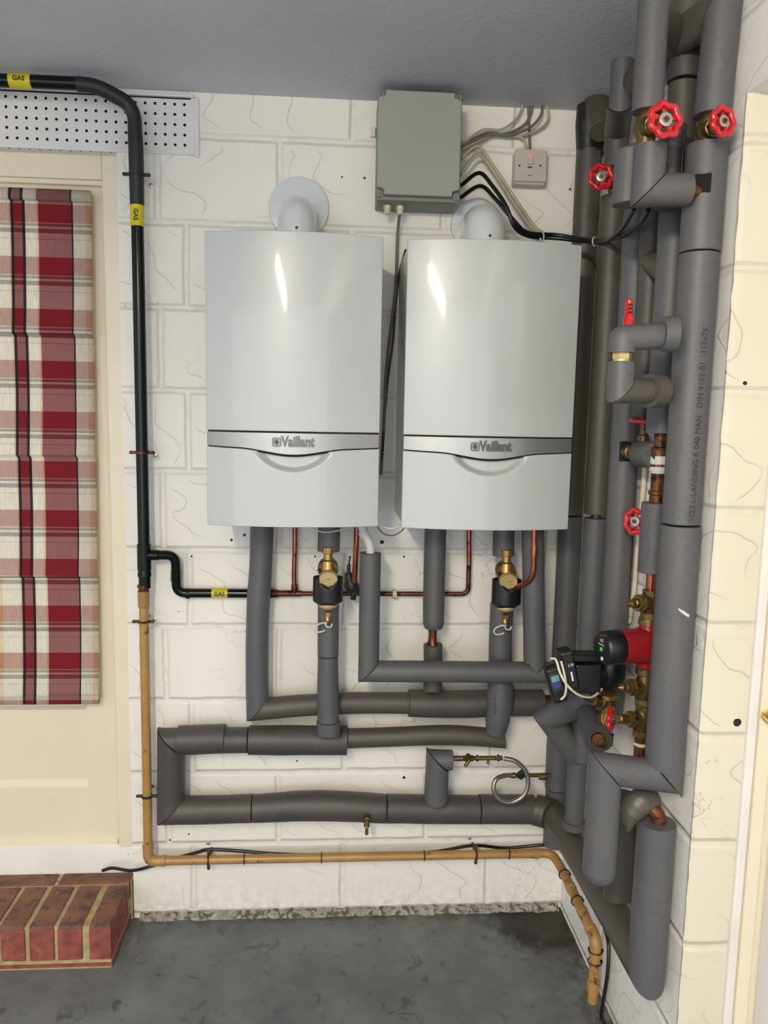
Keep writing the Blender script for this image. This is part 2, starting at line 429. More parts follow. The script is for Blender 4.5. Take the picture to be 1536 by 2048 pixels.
def lathe(p, d, prof, seg=28, mb=None, phase=0):
    """prof: list of (t, r) along axis d from p"""
    mb = mb or MB(); p = V(p); d = V(d).normalized(); u, w = frame(d); vs = []
    for t, r in prof:
        for k in range(seg):
            a = 2*PI*k/seg+phase; vs.append(p+d*t+(u*math.cos(a)+w*math.sin(a))*max(r, 1e-5))
    fs = []; n = len(prof)
    for i in range(n-1):
        for k in range(seg): fs.append((i*seg+k, i*seg+(k+1) % seg, (i+1)*seg+(k+1) % seg, (i+1)*seg+k))
    fs.append(tuple(range(seg))[::-1]); fs.append(tuple((n-1)*seg+k for k in range(seg)))
    return mb.add(vs, fs)
def box(c, s, ax=None, mb=None):
    mb = mb or MB(); c = V(c); ax = ax or (V((1, 0, 0)), V((0, 1, 0)), V((0, 0, 1)))
    vs = [c+ax[0]*(s[0]/2*i)+ax[1]*(s[1]/2*j)+ax[2]*(s[2]/2*k) for i in (-1, 1) for j in (-1, 1) for k in (-1, 1)]
    return mb.add(vs, [(0, 1, 3, 2), (4, 6, 7, 5), (0, 4, 5, 1), (2, 3, 7, 6), (0, 2, 6, 4), (1, 5, 7, 3)])
def bxx(x0, x1, y0, y1, z0, z1, mb=None):
    return box(((x0+x1)/2, (y0+y1)/2, (z0+z1)/2), (abs(x1-x0), abs(y1-y0), abs(z1-z0)), None, mb)
def prism(poly, axis, t, mb=None):
    mb = mb or MB(); n = len(poly); a = V(axis)*t
    vs = [V(p) for p in poly]+[V(p)+a for p in poly]
    return mb.add(vs, [tuple(range(n)), tuple(range(2*n-1, n-1, -1))]+[(i, (i+1) % n, n+(i+1) % n, n+i) for i in range(n)])
def tag(o, label, cat, group=None):
    o['label'] = label; o['category'] = cat
    if group: o['group'] = group
    return o
def thing(name, loc, label, cat, group=None):
    o = bpy.data.objects.new(name, None); COL.objects.link(o); o.location = loc; o.empty_display_size = .05
    o['_o'] = tuple(V(loc)); return tag(o, label, cat, group)
def struct(o): o['kind'] = 'structure'; return o
def text(s, size, loc, xa, ya, mat, parent, name, extrude=.0004, align='CENTER', shear=0, bold=0, sx=1):
    cu = bpy.data.curves.new(name, 'FONT'); cu.body = s; cu.size = size; cu.extrude = extrude
    cu.align_x = align; cu.align_y = 'CENTER'; cu.shear = shear; cu.offset = bold; cu.resolution_u = 3
    tmp = bpy.data.objects.new(name+'_tmp', cu); COL.objects.link(tmp)
    dg = bpy.context.evaluated_depsgraph_get(); me = bpy.data.meshes.new_from_object(tmp.evaluated_get(dg))
    bpy.data.objects.remove(tmp)
    xa = V(xa).normalized(); ya = V(ya).normalized(); za = xa.cross(ya)
    org = V(parent['_o'])
    mt = Matrix((xa*sx, ya, za)).transposed().to_4x4(); mt.translation = V(loc)-org
    me.transform(mt); me.materials.clear(); me.materials.append(M[mat])
    o = bpy.data.objects.new(name, me); COL.objects.link(o); o.parent = parent; o['_o'] = tuple(org); return o

# ================================================================== SETTING
ZC = 2.433; XL = -.597
wb = MB()
bxx(XL, .95, 0, .1, 0, ZC, wb)
bxx(-3.0, XL, 0, .1, 2.272, ZC, wb)
bxx(-3.0, -1.62, 0, .1, 0, 2.272, wb)
struct(wb.build('wall_back', 'wall', world=True, smooth=False))
struct(bxx(XR, XR+.1, YP, 0, 0, ZC).build('wall_right', 'wall_right', world=True, smooth=False))
# rendered skin of the end of the right wall, the reveal beside the door on the right
rv = MB(); n = 90
vs = []; fs = []
for i in range(n+1):
    z = 2.169*i/n
    for j, xx in enumerate((XR-.001, XR+.004, XR+.012, XR+.05, XR+.11)):
        w_ = noise.noise(V((xx*20, 3, z*28)))
        dx = (.0028*w_ if j < 3 else 0); vs.append((xx+dx, YP-.006-(.0, .004, .006, .007, .007)[j]-.0012*w_, z))
for i in range(n):
    for j in range(4): fs.append((i*5+j, i*5+j+1, i*5+j+6, i*5+j+5))
k0 = len(vs); vs += [(XR+.0, YP+.001, 0), (XR+.11, YP+.001, 0), (XR+.0, YP+.001, 2.169), (XR+.11, YP+.001, 2.169)]
fs += [(n*5, n*5+1, n*5+2, n*5+3, n*5+4, k0+3, k0+2), tuple([k0, k0+1]+[4, 3, 2, 1, 0])]
fs += [tuple([k0, k0+2]+[i*5 for i in range(n, -1, -1)]), tuple([k0+3, k0+1]+[i*5+4 for i in range(0, n+1)])]
rv.add(vs, fs); rvo = struct(rv.build('trim_1', 'pier', world=True))
struct(bxx(XR, XR+.3, -5.0, YP, 2.169, ZC).build('wall_upper_right', 'wall_right', world=True, smooth=False))
struct(bxx(-3.0, XR+.4, -5.0, .1, ZC, ZC+.08).build('ceiling', 'ceiling', world=True, smooth=False))
struct(bxx(-3.0, XR+.9, -5.0, .1, -.08, 0).build('floor', 'floor', world=True, smooth=False))
# crumbled fillet where the back wall meets the floor
cr = MB(); n = 150; vs = []; fs = []
for i in range(n+1):
    x = XL+.02+(XR-XL-.03)*i/n
    a = .5+.5*noise.noise(V((x*17, 0, 1))); b = .5+.5*noise.noise(V((x*60, 4, 1)))
    h = .008+.015*a*b+.004*b; w_ = .008+.018*a
    vs += [(x, -.0005, h+.004), (x, -w_*.5, h*(.9+.3*b)), (x, -w_, h*.5), (x, -w_-.006*b, -.001)]
for i in range(n):
    for j in range(3): fs.append((i*4+j, i*4+j+1, i*4+j+5, i*4+j+4))
cr.add(vs, fs); struct(cr.build('trim_2', 'rubble', world=True, angle=60))

# door on the right: lining, stop and leaf with a brass keep
rd = MB()
bxx(.866, .893, -.835, -.79, 0, 2.169, rd)
bxx(.893, .93, -.818, -.79, 0, 2.169, rd)
d2 = rd.build('door_2', 'cream_wood', world=True, smooth=False, bevel=.003); struct(d2)
bxx(.846, .866, -.828, -.79, 0, 2.16).build('door_casing', 'sill_white', d2, smooth=False, bevel=.004)
bxx(.915, .955, -1.62, -.822, .01, 2.15).build('door_leaf', 'door_white', d2, smooth=False, bevel=.002)
kp = MB(); pk = P(1529, 1431, -.845)
lathe(pk+V((.012, 0, 0)), (0, -1, 0), [(0, .0115), (.003, .0125), (.006, .0115)], 24, kp)
sweep([pk+V((-.004, -.002, .004)), pk+V((-.010, -.012, .002)), pk+V((-.004, -.02, -.004)), pk+V((.012, -.022, -.006))], .0035, mb=kp, seg=12)
kp.build('strike_plate', 'gold', d2)

# ------------------------------------------------------------------ glazed door on the left
dr = thing('door_1', (-1.1, .08, .2), 'x', 'x'); del dr['label']; del dr['category']; dr['kind'] = 'structure'
fr = MB()                                                 # fixed frame
bxx(-.648, XL+.004, .036, .1, .2, 2.272, fr)
bxx(-1.62, -.648, .036, .1, 2.205, 2.272, fr)
bxx(-1.62, -1.57, .036, .1, .2, 2.205, fr)
fr.build('door_frame', 'cream_wood', dr, smooth=False, bevel=.003)
st = MB(); bxx(-1.57, -.648, .046, .06, 2.192, 2.205, st); bxx(-.6535, -.648, .05, .06, .22, 2.2, st)
st.build('door_stop', 'cream_wood', dr, smooth=False, bevel=.002)
lf = MB(); ZG0, ZG1 = .72, 2.14
bxx(-.745, -.6545, .062, .1, .236, 2.19, lf); bxx(-1.565, -1.46, .062, .1, .236, 2.19, lf)
bxx(-1.565, -.6500, .063, .1, 2.14, 2.21, lf); bxx(-.66, -.6475, .066, .1, .2, 2.2, lf); bxx(-1.56, -.65, .066, .1, .2, .25, lf); bxx(-1.46, -.745, .062, .1, .662, ZG0, lf)
bxx(-1.46, -.69, .0615, .1, .236, .405, lf); bxx(-.745, -.69, .0615, .1, .405, .665, lf)
bxx(-1.46, -.69, .074, .1, .40, .665, lf)
lf.build('door_leaf', 'cream_wood', dr, smooth=False, bevel=.0025)
mo = MB()
prism([(-1.46, .062, .405), (-.692, .062, .405), (-.704, .074, .424), (-1.46, .074, .424)], (0, 1, 0), .004, mo)
prism([(-1.46, .0605, .662), (-.700, .0605, .662), (-.712, .073, .648), (-1.46, .073, .648)], (0, 1, 0), .004, mo)
prism([(-.6905, .062, .404), (-.6905, .062, .663), (-.704, .074, .648), (-.704, .074, .424)], (0, 1, 0), .004, mo)
mo.build('panel_moulding', 'cream_wood', dr, smooth=False, bevel=.001)
bxx(-1.46, -.745, .088, .092, ZG0, ZG1).build('glass_pane', 'glass', dr, smooth=False)
wbd = MB(); prism([(-1.57, .040, .222), (-.655, .040, .222), (-.655, .062, .240), (-1.57, .062, .240)], (0, 0, -1), .006, wbd)
wbd.build('weather_bar', 'cream_wood', dr, smooth=False)
sl = MB(); vs = []; fs = []; n = 60
for i in range(n+1):
    x = -1.62+(1.62+XL+.002)*i/n; w_ = noise.noise(V((x*14, 2, 0)))
    vs += [(x, .1, .222), (x, .040, .222), (x, .036+.002*w_, .214), (x, .034+.002*w_, .0), (x, .1, .0)]
for i in range(n):
    for j in range(4): fs.append((i*5+j, i*5+j+1, i*5+j+6, i*5+j+5))
fs += [(0, 1, 2, 3, 4), (n*5+4, n*5+3, n*5+2, n*5+1, n*5)]
sl.add(vs, fs); struct(sl.build('trim_3', 'sill_white', world=True))

# perforated steel lintel
def perf(o, xa, ya, nx, ny, sp, rh, mb, x_extra=0):
    o = V(o); xa = V(xa); ya = V(ya)
    for i in range(nx):
        for j in range(ny):
            c = o+xa*(sp*(i+.5))+ya*(sp*(j+.5)); vs = []
            for k in range(8):
                a = 2*PI*(k+.5)/8; vs.append(c+xa*(rh*math.cos(a))+ya*(rh*math.sin(a)))
            h = sp/2
            cs = [c+xa*h*a+ya*h*b for a, b in ((1, .0), (1, 1), (0, 1), (-1, 1), (-1, 0), (-1, -1), (0, -1), (1, -1))]
            mb.add(vs+cs, [(k, (k+1) % 8, 8+(k+1) % 8, 8+k) for k in range(8)])
lt = thing('steel_lintel', (-.9, 0, 2.272), 'white painted perforated steel lintel above the glazed door', 'lintel')
lp = MB(); sp = .0263
NXC = 46; xr_ = -.398
perf((xr_, -.004, 2.280), (-1, 0, 0), (0, 0, 1), NXC, 5, sp, .0042, lp)
bxx(xr_, xr_+.012, -.004, -.001, 2.268, 2.412, lp)
bxx(xr_-NXC*sp, xr_+.012, -.005, -.001, 2.268, 2.280, lp)
lp.build('lintel_face', 'lintel', lt, smooth=False)
bxx(xr_-NXC*sp, xr_+.004, -.0018, -.0008, 2.275, 2.416).build('cavity_shade', 'gap', lt, smooth=False)  # black sheet, painted as the shade behind the perforations
lp = MB(); perf((XL-.004, -.002, 2.2705), (-1, 0, 0), (0, 1, 0), 36, 2, .0272, .0036, lp)
lp.build('lintel_soffit', 'lintel', lt, smooth=False)
bxx(XL-36*.0272, XL, -.0005, .05, 2.2712, 2.2718).build('soffit_shade', 'gap', lt, smooth=False)  # black sheet painted as the shade above the soffit holes
tp = MB(); bxx(xr_-NXC*sp, xr_+.014, -.010, -.001, 2.4165, 2.425, tp)
bxx(xr_+.012, xr_+.026, -.006, .0, 2.262, 2.418, tp)
tp.build('mortar_edging', 'lintel', lt, smooth=False, bevel=.003)

# roman blind
bl = MB(); nx, nz = 40, 150; vs = []; fs = []
Z0, Z1 = .688, 2.168
folds = [1.778, 1.428, 1.073, .715]
def by(z):
    top = Z1; y = .026
    prev = Z1
    for f_ in folds:
        if z > f_:
            t = (prev-z)/(prev-f_); return .034-.016*t**3
        prev = f_
    t = (prev-z)/(prev-Z0); return .034-.010*t
for j in range(nz+1):
    z = Z1+(Z0-Z1)*j/nz; xe = -.6865+(z-1.2)*.0102
    for i in range(nx+1):
        u = i/nx; x = xe-u*.62
        vs.append((x, by(z)+.0015*noise.noise(V((x*7, 0, z*9))), z-.003*math.sin(u*3)))
for j in range(nz):
    for i in range(nx): fs.append((j*(nx+1)+i, j*(nx+1)+i+1, (j+1)*(nx+1)+i+1, (j+1)*(nx+1)+i))
bl.add(vs, fs)
blo = thing('roman_blind', (-1.0, .03, Z0), 'red, cream and black plaid roman blind covering the glass of the door', 'blind')
bo = bl.build('fabric', 'blind', blo, angle=60); md = bo.modifiers.new('s', 'SOLIDIFY'); md.thickness = .0016
bx = MB(); vs = []
for j, (z, y) in enumerate(((2.172, .024), (2.160, .020), (2.148, .018), (2.139, .022))):
    for i in range(2): vs.append((-.677+.001*j-i*.62, y, z))
bx.add(vs, [(0, 1, 3, 2), (2, 3, 5, 4), (4, 5, 7, 6)]); h_ = bx.build('heading_flap', 'blind', blo); md = h_.modifiers.new('s', 'SOLIDIFY'); md.thickness = .002
hm = bxx(-1.312, -.6915, .016, .024, .687, .714).build('hem_bar', 'blind', blo, bevel=.002)

# ------------------------------------------------------------------ brick step
stp = thing('brick_step', (-.85, -.17, 0), 'red brick step with pale mortar joints below the glazed door', 'step')
YF = -.222; ZS = .134; XE = -.604
mc = MB()
bxx(-1.45, XE-.003, YF+.006, -.0012, 0, ZS-.005, mc); bxx(-1.45, XL-.003, -.004, .034, .0, ZS-.005, mc)
mc.build('mortar', 'mortar', stp, smooth=False)
def brk(x0, x1, y0, y1, z0, z1, mb, j=.0016):
    r = lambda: random.uniform(-j, j)
    cs = [(x+r(), y+r()) for x, y in ((x0, y0), (x1, y0), (x1, y1), (x0, y1))]
    mb.add([(x, y, z0) for x, y in cs]+[(x, y, z1+r()*.6) for x, y in cs], [(3, 2, 1, 0), (4, 5, 6, 7), (0, 1, 5, 4), (1, 2, 6, 5), (2, 3, 7, 6), (3, 0, 4, 7)])
kf = MB(); kt = MB(); kb = MB()
for i in range(10):
    x1 = XE-i*.079; x0 = x1-(.060 if i == 0 else .067)
    brk(x0, x1, YF, -.034, .030, ZS-.010, kf); brk(x0, x1, YF+.0015, -.034, ZS-.018, ZS, kt)
for i in range(4):
    x1 = XL-.006-i*.225; brk(x1-.214, x1, -.022, .033, ZS-.06, ZS-.001, kt)
brk(-1.40, XE+.0005, YF+.001, -.005, .0085, .0165, kb, .0008)
kf.build('brick_fronts', 'brick', stp, smooth=False, bevel=.004); kt.build('brick_tops', 'brick_top', stp, smooth=False, bevel=.004)
kb.build('lower_course', 'brick', stp, smooth=False, bevel=.001)

# ------------------------------------------------------------------ ceiling lamp behind the camera
lm = thing('fluorescent_batten', (-.57, -3.55, ZC-.07), 'white fluorescent batten on the ceiling behind the viewer', 'ceiling lamp')
bxx(-.61, -.53, -4.16, -2.54, ZC-.045, ZC).build('batten_body', 'white', lm, smooth=False, bevel=.004)
lathe((-.57, -4.13, ZC-.075), (0, 1, 0), [(0, .017), (1.56, .017)], 12).build('tube', 'tube', lm)
for ly in (-4.145, -2.555): box((-.57, ly, ZC-.07), (.03, .03, .06)).build('lamp_holder', 'white', lm, smooth=False)
#OBJECTS
# ================================================================== BOILERS
def boiler(x0, x1, z0, z1, label):
    xc = (x0+x1)/2; hw = (x1-x0)/2; YE = -.315; SAG = .034
    t = thing('wall_boiler', (xc, -.15, z0), label, 'boiler', None)
    f = lambda x: YE-SAG*(1-((x-xc)/hw)**2)
    def panel(name, zlo, zhi, mat, nx, nz, dent=None, yb=-.302, off=0, inx=0):
        mb = MB(); vs = []; fs = []
        for j in range(nz+1):
            for i in range(nx+1):
                x = x0+inx+(x1-x0-2*inx)*i/nx; a, b = zlo(x), zhi(x); z = a+(b-a)*j/nz
                y = f(x)+off+(dent(x, z) if dent else 0)
                vs.append((x, y, z))
        W_ = nx+1
        for j in range(nz):
            for i in range(nx): fs.append((j*W_+i, j*W_+i+1, (j+1)*W_+i+1, (j+1)*W_+i))
        per = [i for i in range(W_)]+[j*W_+nx for j in range(1, nz+1)]+[nz*W_+i for i in range(nx-1, -1, -1)]+[j*W_ for j in range(nz-1, 0, -1)]
        b0 = len(vs)
        for k in per: vs.append((vs[k][0], yb, vs[k][2]))
        n = len(per)
        for k in range(n): fs.append((per[k], per[(k+1) % n], b0+(k+1) % n, b0+k))
        fs.append(tuple(b0+k for k in range(n))[::-1])
        mb.add(vs, fs)
        return mb.build(name, mat, t, bevel=.0022 if mat == 'white' else .0008, angle=30, bsegs=3)
    zb = z1-.478
    cur = lambda x: zb-.037-.006*(1-((x-xc)/hw)**2)-.0135*(math.cos(min(1, abs(x-xc)/(hw*.62))*PI)+1)/2
    panel('upper_front_panel', lambda x: zb+.0018, lambda x: z1, 'white', 60, 30)
    panel('trim_band', lambda x: cur(x)+.0012, lambda x: zb-.0018, 'silver', 100, 6, off=.0015, inx=.001)
    gx, gz = .100, .047
    def dent(x, z):
        zt = cur(x)+.004; r = math.hypot((x-xc)/gx, max(0, zt-z)/gz)
        if r >= 1: return 0
        s = min(1, (1-r)/.30); s = s*s*(3-2*s); return .017*s
    panel('lower_front_flap', lambda x: z0, lambda x: cur(x)-.0015, 'white', 150, 90, dent=dent)
    panel('shadow_gap', lambda x: cur(x)-.004, lambda x: zb+.006, 'gap', 60, 4, off=.006, inx=.003)  # black strip behind the panel joints, painted as their shade
    bd = MB(); bxx(x0+.006, x1-.006, -.305, -.012, z0+.004, z1-.002, bd)
    b = bd.build('casing', 'white', t, smooth=False, bevel=.004)
    bxx(x0+.0035, x1-.0035, -.298, -.292, z0+.003, z1-.001).build('casing_seam', 'box_rim', t, smooth=False)
    bt = MB(); bxx(x0+.02, x1-.02, -.29, -.02, z0-.004, z0+.006, bt); bt.build('base_plate', 'gap', t, smooth=False)
    # lettering and emblem on the silver band
    yb = f(xc)-.0008; zc = zb-.0245; xm = xc
    tx = text('Vaillant', .0355, (xm+.012, yb, zc+.001), (1, 0, 0), (.0, 0, 1), 'silver_dark', t, 'lettering', .0018, bold=.0013)
    wd = max(v.co.x for v in tx.data.vertices)-min(v.co.x for v in tx.data.vertices)
    cx = (max(v.co.x for v in tx.data.vertices)+min(v.co.x for v in tx.data.vertices))/2
    for v in tx.data.vertices: v.co.x = cx+(v.co.x-cx)*.083/wd
    ex = xm-.040; s = .0108; em = MB()
    def ringsq(r0, r1, dep_, zo=0, sq=True, n=28):
        vs = []
        for r in (r0, r1):
            for k in range(n):
                a = 2*PI*k/n; c, s_ = math.cos(a), math.sin(a)
                if sq:
                    q = 1/(abs(c)**6+abs(s_)**6)**(1/6.0)
                else: q = 1
                vs.append((ex+r*q*c, yb-dep_, zc+zo+r*q*s_*(1 if sq else 1.25)))
        m0 = len(vs); vs += [(x, yb+.001, z) for x, y, z in vs]
        fs = []
        for k in range(n):
            k2 = (k+1) % n
            fs += [(k, k2, n+k2, n+k), (k, m0+k, m0+k2, k2), (n+k, n+k2, m0+n+k2, m0+n+k)]
        em.add(vs, fs)
    ringsq(s, s*.80, .0018)
    ringsq(s*.56, s*.42, .0018, sq=False)
    for dx in (-.0016, .0016):                        # two upright ears and a body
        lathe((ex+dx, yb-.0004, zc+.0005), (0, 0, 1), [(0, .0011), (.004, .0009), (.006, .0003)], 8, em)
    lathe((ex, yb-.0002, zc-.0042), (0, 0, 1), [(0, .0012), (.002, .0026), (.005, .0018)], 10, em)
    em.build('hare_emblem', 'silver_dark', t)
    return t
boiler(-.3105, .1205, 1.286, 2.0005, 'white wall boiler beside the black gas pipe, nearer the plaid blind')
boiler(.1805, .6165, 1.283, 1.9975, 'white wall boiler under the grey control box, nearer the lagged pipes')

def flue(disc, dr_, ptop, wpx, label, spx):
    c = P(*disc, 0); t = thing('flue_elbow', (c.x, -.01, c.z), label, 'flue')
    rd_ = rad(dr_*2, c)
    lathe((c.x, -.001, c.z), (0, -1, 0), [(0, rd_), (.008, rd_), (.012, rd_*.97), (.013, rd_*.8)], 56).build('wall_collar', 'flue_white', t, angle=50)
    YV = -.135; top = P(*ptop, YV); r = rad(wpx, top); zz = top.z-r; X = c.x
    pts = fillet([(X, 0, zz), (X, YV, zz), (X, YV, 1.985)], .085, 12)
    sweep(pts, r, seg=44).build('elbow', 'flue_white', t, angle=60)
    col_ = lathe((X, YV, 1.99), (0, 0, 1), [(0, r+.003), (.030, r+.003), (.033, r)], 44); col_.build('socket', 'flue_white', t)
    s = P(*spx, YV-r-.002); lathe(s, (0, -1, 0), [(0, .0035), (.002, .0032), (.0025, .001)], 12).build('screw', 'ink', t)
    return t
flue((598, 418), 60, (593, 384), 78, 'white flue elbow above the boiler nearer the plaid blind', (593, 455))
flue((952, 452), 52, (970, 401), 82, 'white flue elbow below the grey control box', (980, 471))

# ================================================================== ELECTRICS
bx_ = thing('control_box', (.225, -.06, 2.148), 'square grey plastic control box mounted high under the ceiling', 'electrical box')
x0, x1, z0, z1 = .112, .333, 2.146, 2.408
b = bxx(x0+.002, x1+.001, -.104, -.001, z0-.008, z1); b.build('box_body', 'box_rim', bx_, smooth=False, bevel=.006)
bxx(x0-.001, x1+.004, -.114, -.100, z0-.006, z1+.002).build('box_rim', 'box_rim', bx_, smooth=False, bevel=.004)
c = .019; ld = [(x0+c, z0), (x1-c, z0), (x1-c, z0+c*.7), (x1, z0+c), (x1, z1-c), (x1-c, z1-c*.7), (x1-c, z1), (x0+c, z1), (x0+c, z1-c*.7), (x0, z1-c), (x0, z0+c), (x0+c, z0+c*.7)]
prism([(x, -.113, z+.004) for x, z in ld], (0, -1, 0), .022).build('lid', 'box_grey', bx_, smooth=False, bevel=.0035)
for sx, sz in ((x0+.008, z0+.007), (x1-.007, z0+.007), (x0+.008, z1-.003), (x1-.007, z1-.003)):
    sc_ = lathe((sx, -.112, sz), (0, -1, 0), [(0, .0085), (.008, .0085), (.009, .0075)], 20).build('lid_screw', 'box_rim', bx_)
    box((sx, -.1213, sz), (.0016, .0006, .010)).build('screw_slot', 'ink', sc_, smooth=False)
for gx in (.145, .180):
    gm = MB(); lathe((gx, -.07, z0-.006), (0, 0, -1), [(0, .011), (.012, .011)], 6, gm); lathe((gx, -.07, z0-.017), (0, 0, -1), [(0, .009), (.010, .009), (.014, .006)], 16, gm)
    gm.build('cable_gland', 'gland', bx_)
GLZ = [2.300, 2.262, 2.218, 2.182, 2.146]
for gz in (2.310, 2.272, 2.232, 2.200, 2.168):
    gm = MB(); lathe((x1+.001, -.06, gz), (1, 0, 0), [(0, .0095), (.008, .0095)], 6, gm); lathe((x1+.009, -.06, gz), (1, 0, 0), [(0, .008), (.006, .006)], 14, gm)
    gm.build('cable_gland', 'box_grey', bx_)
mt_ = bxx(.097, .112, -.012, -.0, 2.335, 2.36); mt_.build('mounting_lug', 'lintel', bx_, smooth=False, bevel=.002)

sw = thing('fused_spur_switch', (.458, -.02, 2.20), 'small white fused switch with a red light beside the control box', 'switch')
cA = P(1030, 299, -.04); cB = P(1091, 366, -.04); sx0, sx1, sz0, sz1 = cA.x, cB.x, cB.z, cA.z
bxx(sx0+.002, sx1-.001, -.040, 0, sz0-.006, sz1-.004).build('back_box', 'switch', sw, smooth=False, bevel=.003)
bxx(sx0, sx1, -.048, -.040, sz0, sz1).build('face_plate', 'switch', sw, smooth=False, bevel=.003)
q = P(1061, 318, -.05); rk = box((q.x, -.0495, q.z), (.016, .006, .028)).build('rocker', 'switch', sw, smooth=False, bevel=.0015)
box((q.x, -.0528, q.z+.009), (.011, .0015, .006)).build('neon_indicator', 'neon', sw, smooth=False, bevel=.0005)
q = P(1060, 344, -.05); box((q.x, -.0488, q.z), (.022, .003, .016)).build('fuse_holder', 'switch', sw, smooth=False, bevel=.001)
q = P(1060, 334, -.05); box((q.x, -.0487, q.z), (.013, .002, .0028)).build('marking', 'ink', sw, smooth=False)
for a in ((1039, 331), (1081, 331), (1060, 350)):
    q = P(*a, -.049); lathe((q.x, -.0478, q.z), (0, -1, 0), [(0, .0028), (.0014, .0026)], 14).build('screw', 'ink', sw)

def cable(name, pts, r, mat, label, cat='cable', group=None, n=7):
    o = sweep(catmull([P(*p) if not isinstance(p, Vector) else p for p in pts], n), r, seg=10).build(name, mat, angle=80)
    return tag(o, label, cat, group)
cable('cable', [V((.347, -.06, 2.310)), (965, 260, -.04), (1000, 260, -.03), (1028, 243, -.025), (1042, 222, -.02), (1046, 205, -.02)], .0035, 'cream_cable', 'cream cable curving up to the ceiling hole nearest the control box')
cable('cable', [V((.347, -.06, 2.306)), (970, 266, -.03), (1010, 268, -.02), (1048, 250, -.015), (1062, 225, -.015), (1064, 206, -.015)], .0035, 'grey_cable', 'grey cable rising to the ceiling in the middle of the bundle above the switch')
cable('cable', [V((.347, -.06, 2.300)), (975, 270, -.03), (1020, 270, -.03), (1060, 255, -.03), (1082, 230, -.03), (1084, 208, -.02)], .0038, 'grey_cable', 'dark grey cable looping widest before it meets the ceiling above the switch')
cable('cable', [V((.347, -.06, 2.296)), (985, 271, -.02), (1035, 273, -.02), (1075, 260, -.02), (1096, 240, -.02), (1094, 208, -.02)], .0036, 'cream_cable', 'dirty cream cable entering the ceiling farthest from the control box')
cable('cable', [(1000, 272, -.02), (1030, 272, -.02), (1048, 280, -.02), (1053, 304, -.02)], .0036, 'cream_cable', 'cream cable dropping into the top of the switch from the bundle')
cable('cable', [(1056, 203, -.018), (1058, 250, -.012), (1060, 304, -.02)], .0036, 'grey_cable', 'grey cable running straight down from ceiling to switch')
cable('cable', [V((.347, -.06, 2.272)), (955, 293, -.05), (985, 330, -.05), (1035, 405, -.06), (1068, 452, -.09), (1086, 466, -.12)], .0045, 'cream_cable', 'cream cable slanting from the upper gland down to the black cables')
cable('cable', [V((.347, -.06, 2.232)), (955, 311, -.05), (978, 330, -.045), (1025, 402, -.05), (1060, 452, -.08), (1082, 468, -.12)], .0045, 'cream_cable', 'cream cable bowing out of the lower gland beside its twin')
cable('cable', [V((.347, -.06, 2.200)), (958, 346, -.11), (985, 372, -.16), (1012, 412, -.20), (1030, 455, -.20), (1060, 473, -.16), (1110, 476, -.16), (1165, 482, -.2), (1210, 484, -.3), (1240, 462, -.45), (1258, 436, -.58), (1268, 416, -.66)], .0055, 'cable', 'black cable from the control box, crossing lower beside the white flue')
cable('cable', [V((.347, -.06, 2.168)), (960, 372, -.11), (990, 397, -.17), (1025, 438, -.2), (1055, 465, -.18), (1110, 470, -.16), (1165, 478, -.2), (1212, 480, -.3), (1248, 470, -.45), (1280, 446, -.58), (1297, 420, -.66)], .0055, 'cable', 'black cable leaving the lowest gland of the control box')
def tie(name, c, d, r, label, mat='pvc_white', w_=.004, tail=True, group=None):
    u, w = frame(d); n = 20
    pts = [V(c)+(u*math.cos(2*PI*k/n)+w*math.sin(2*PI*k/n))*r for k in range(n)]
    mb = sweep(pts, .0018, seg=6, closed=True, cap=False)
    if tail: box(V(c)+u*r, (.006, .006, .006), None, mb)
    return tag(mb.build(name, mat), label, 'cable tie', group)
tie('cable_tie', P(1084, 474, -.17), (1, .1, .1), .013, 'white cable tie where the cream cables meet the black ones', w_=.004)
tie('cable_tie', P(1189, 483, -.25), (1, -1, 0), .011, 'white cable tie around the black cables in front of the lagged pipes')
cable('cable', [V((.180, -.07, 2.13)), (798, 440, -.05), (795, 470, -.03), (793, 530, -.02), (790, 590, -.02), (778, 690, -.02), (772, 760, -.02), (768, 850, -.03), (762, 950, -.04)], .0042, 'grey_cable', 'thin grey cable hanging from the control box between the boilers')
cable('cable', [(811, 500, -.10), (800, 540, -.03), (792, 600, -.015), (786, 680, -.015), (776, 760, -.02), (768, 850, -.03), (764, 920, -.05)], .003, 'cable', 'thin black cable in the shadow between the boilers')
cable('cable', [(752, 1042, -.22), (762, 1052, -.22), (782, 1057, -.22), (800, 1051, -.22), (812, 1040, -.22)], .0035, 'pvc_white', 'white cable sagging between the undersides of the boilers')
cable('cable', [(612, 1035, -.20), (625, 1056, -.20), (645, 1064, -.2), (665, 1063, -.2), (690, 1056, -.2), (705, 1035, -.2)], .002, 'pvc_white', 'thin white wire looping under the boiler nearer the blind')
cable('cable', [(750, 1045, -.15), (765, 1066, -.15), (785, 1071, -.15), (803, 1062, -.15), (815, 1045, -.15)], .002, 'grey_cable', 'thin grey wire hanging below the sagging white cable')
cable('cable', [(1093, 1010, -.05), (1092, 1080, -.03), (1086, 1150, -.02), (1082, 1210, -.02), (1084, 1290, -.03), (1092, 1340, -.05)], .0032, 'cream_cable', 'thin cream cable hanging beside the dark pipes by the corner')

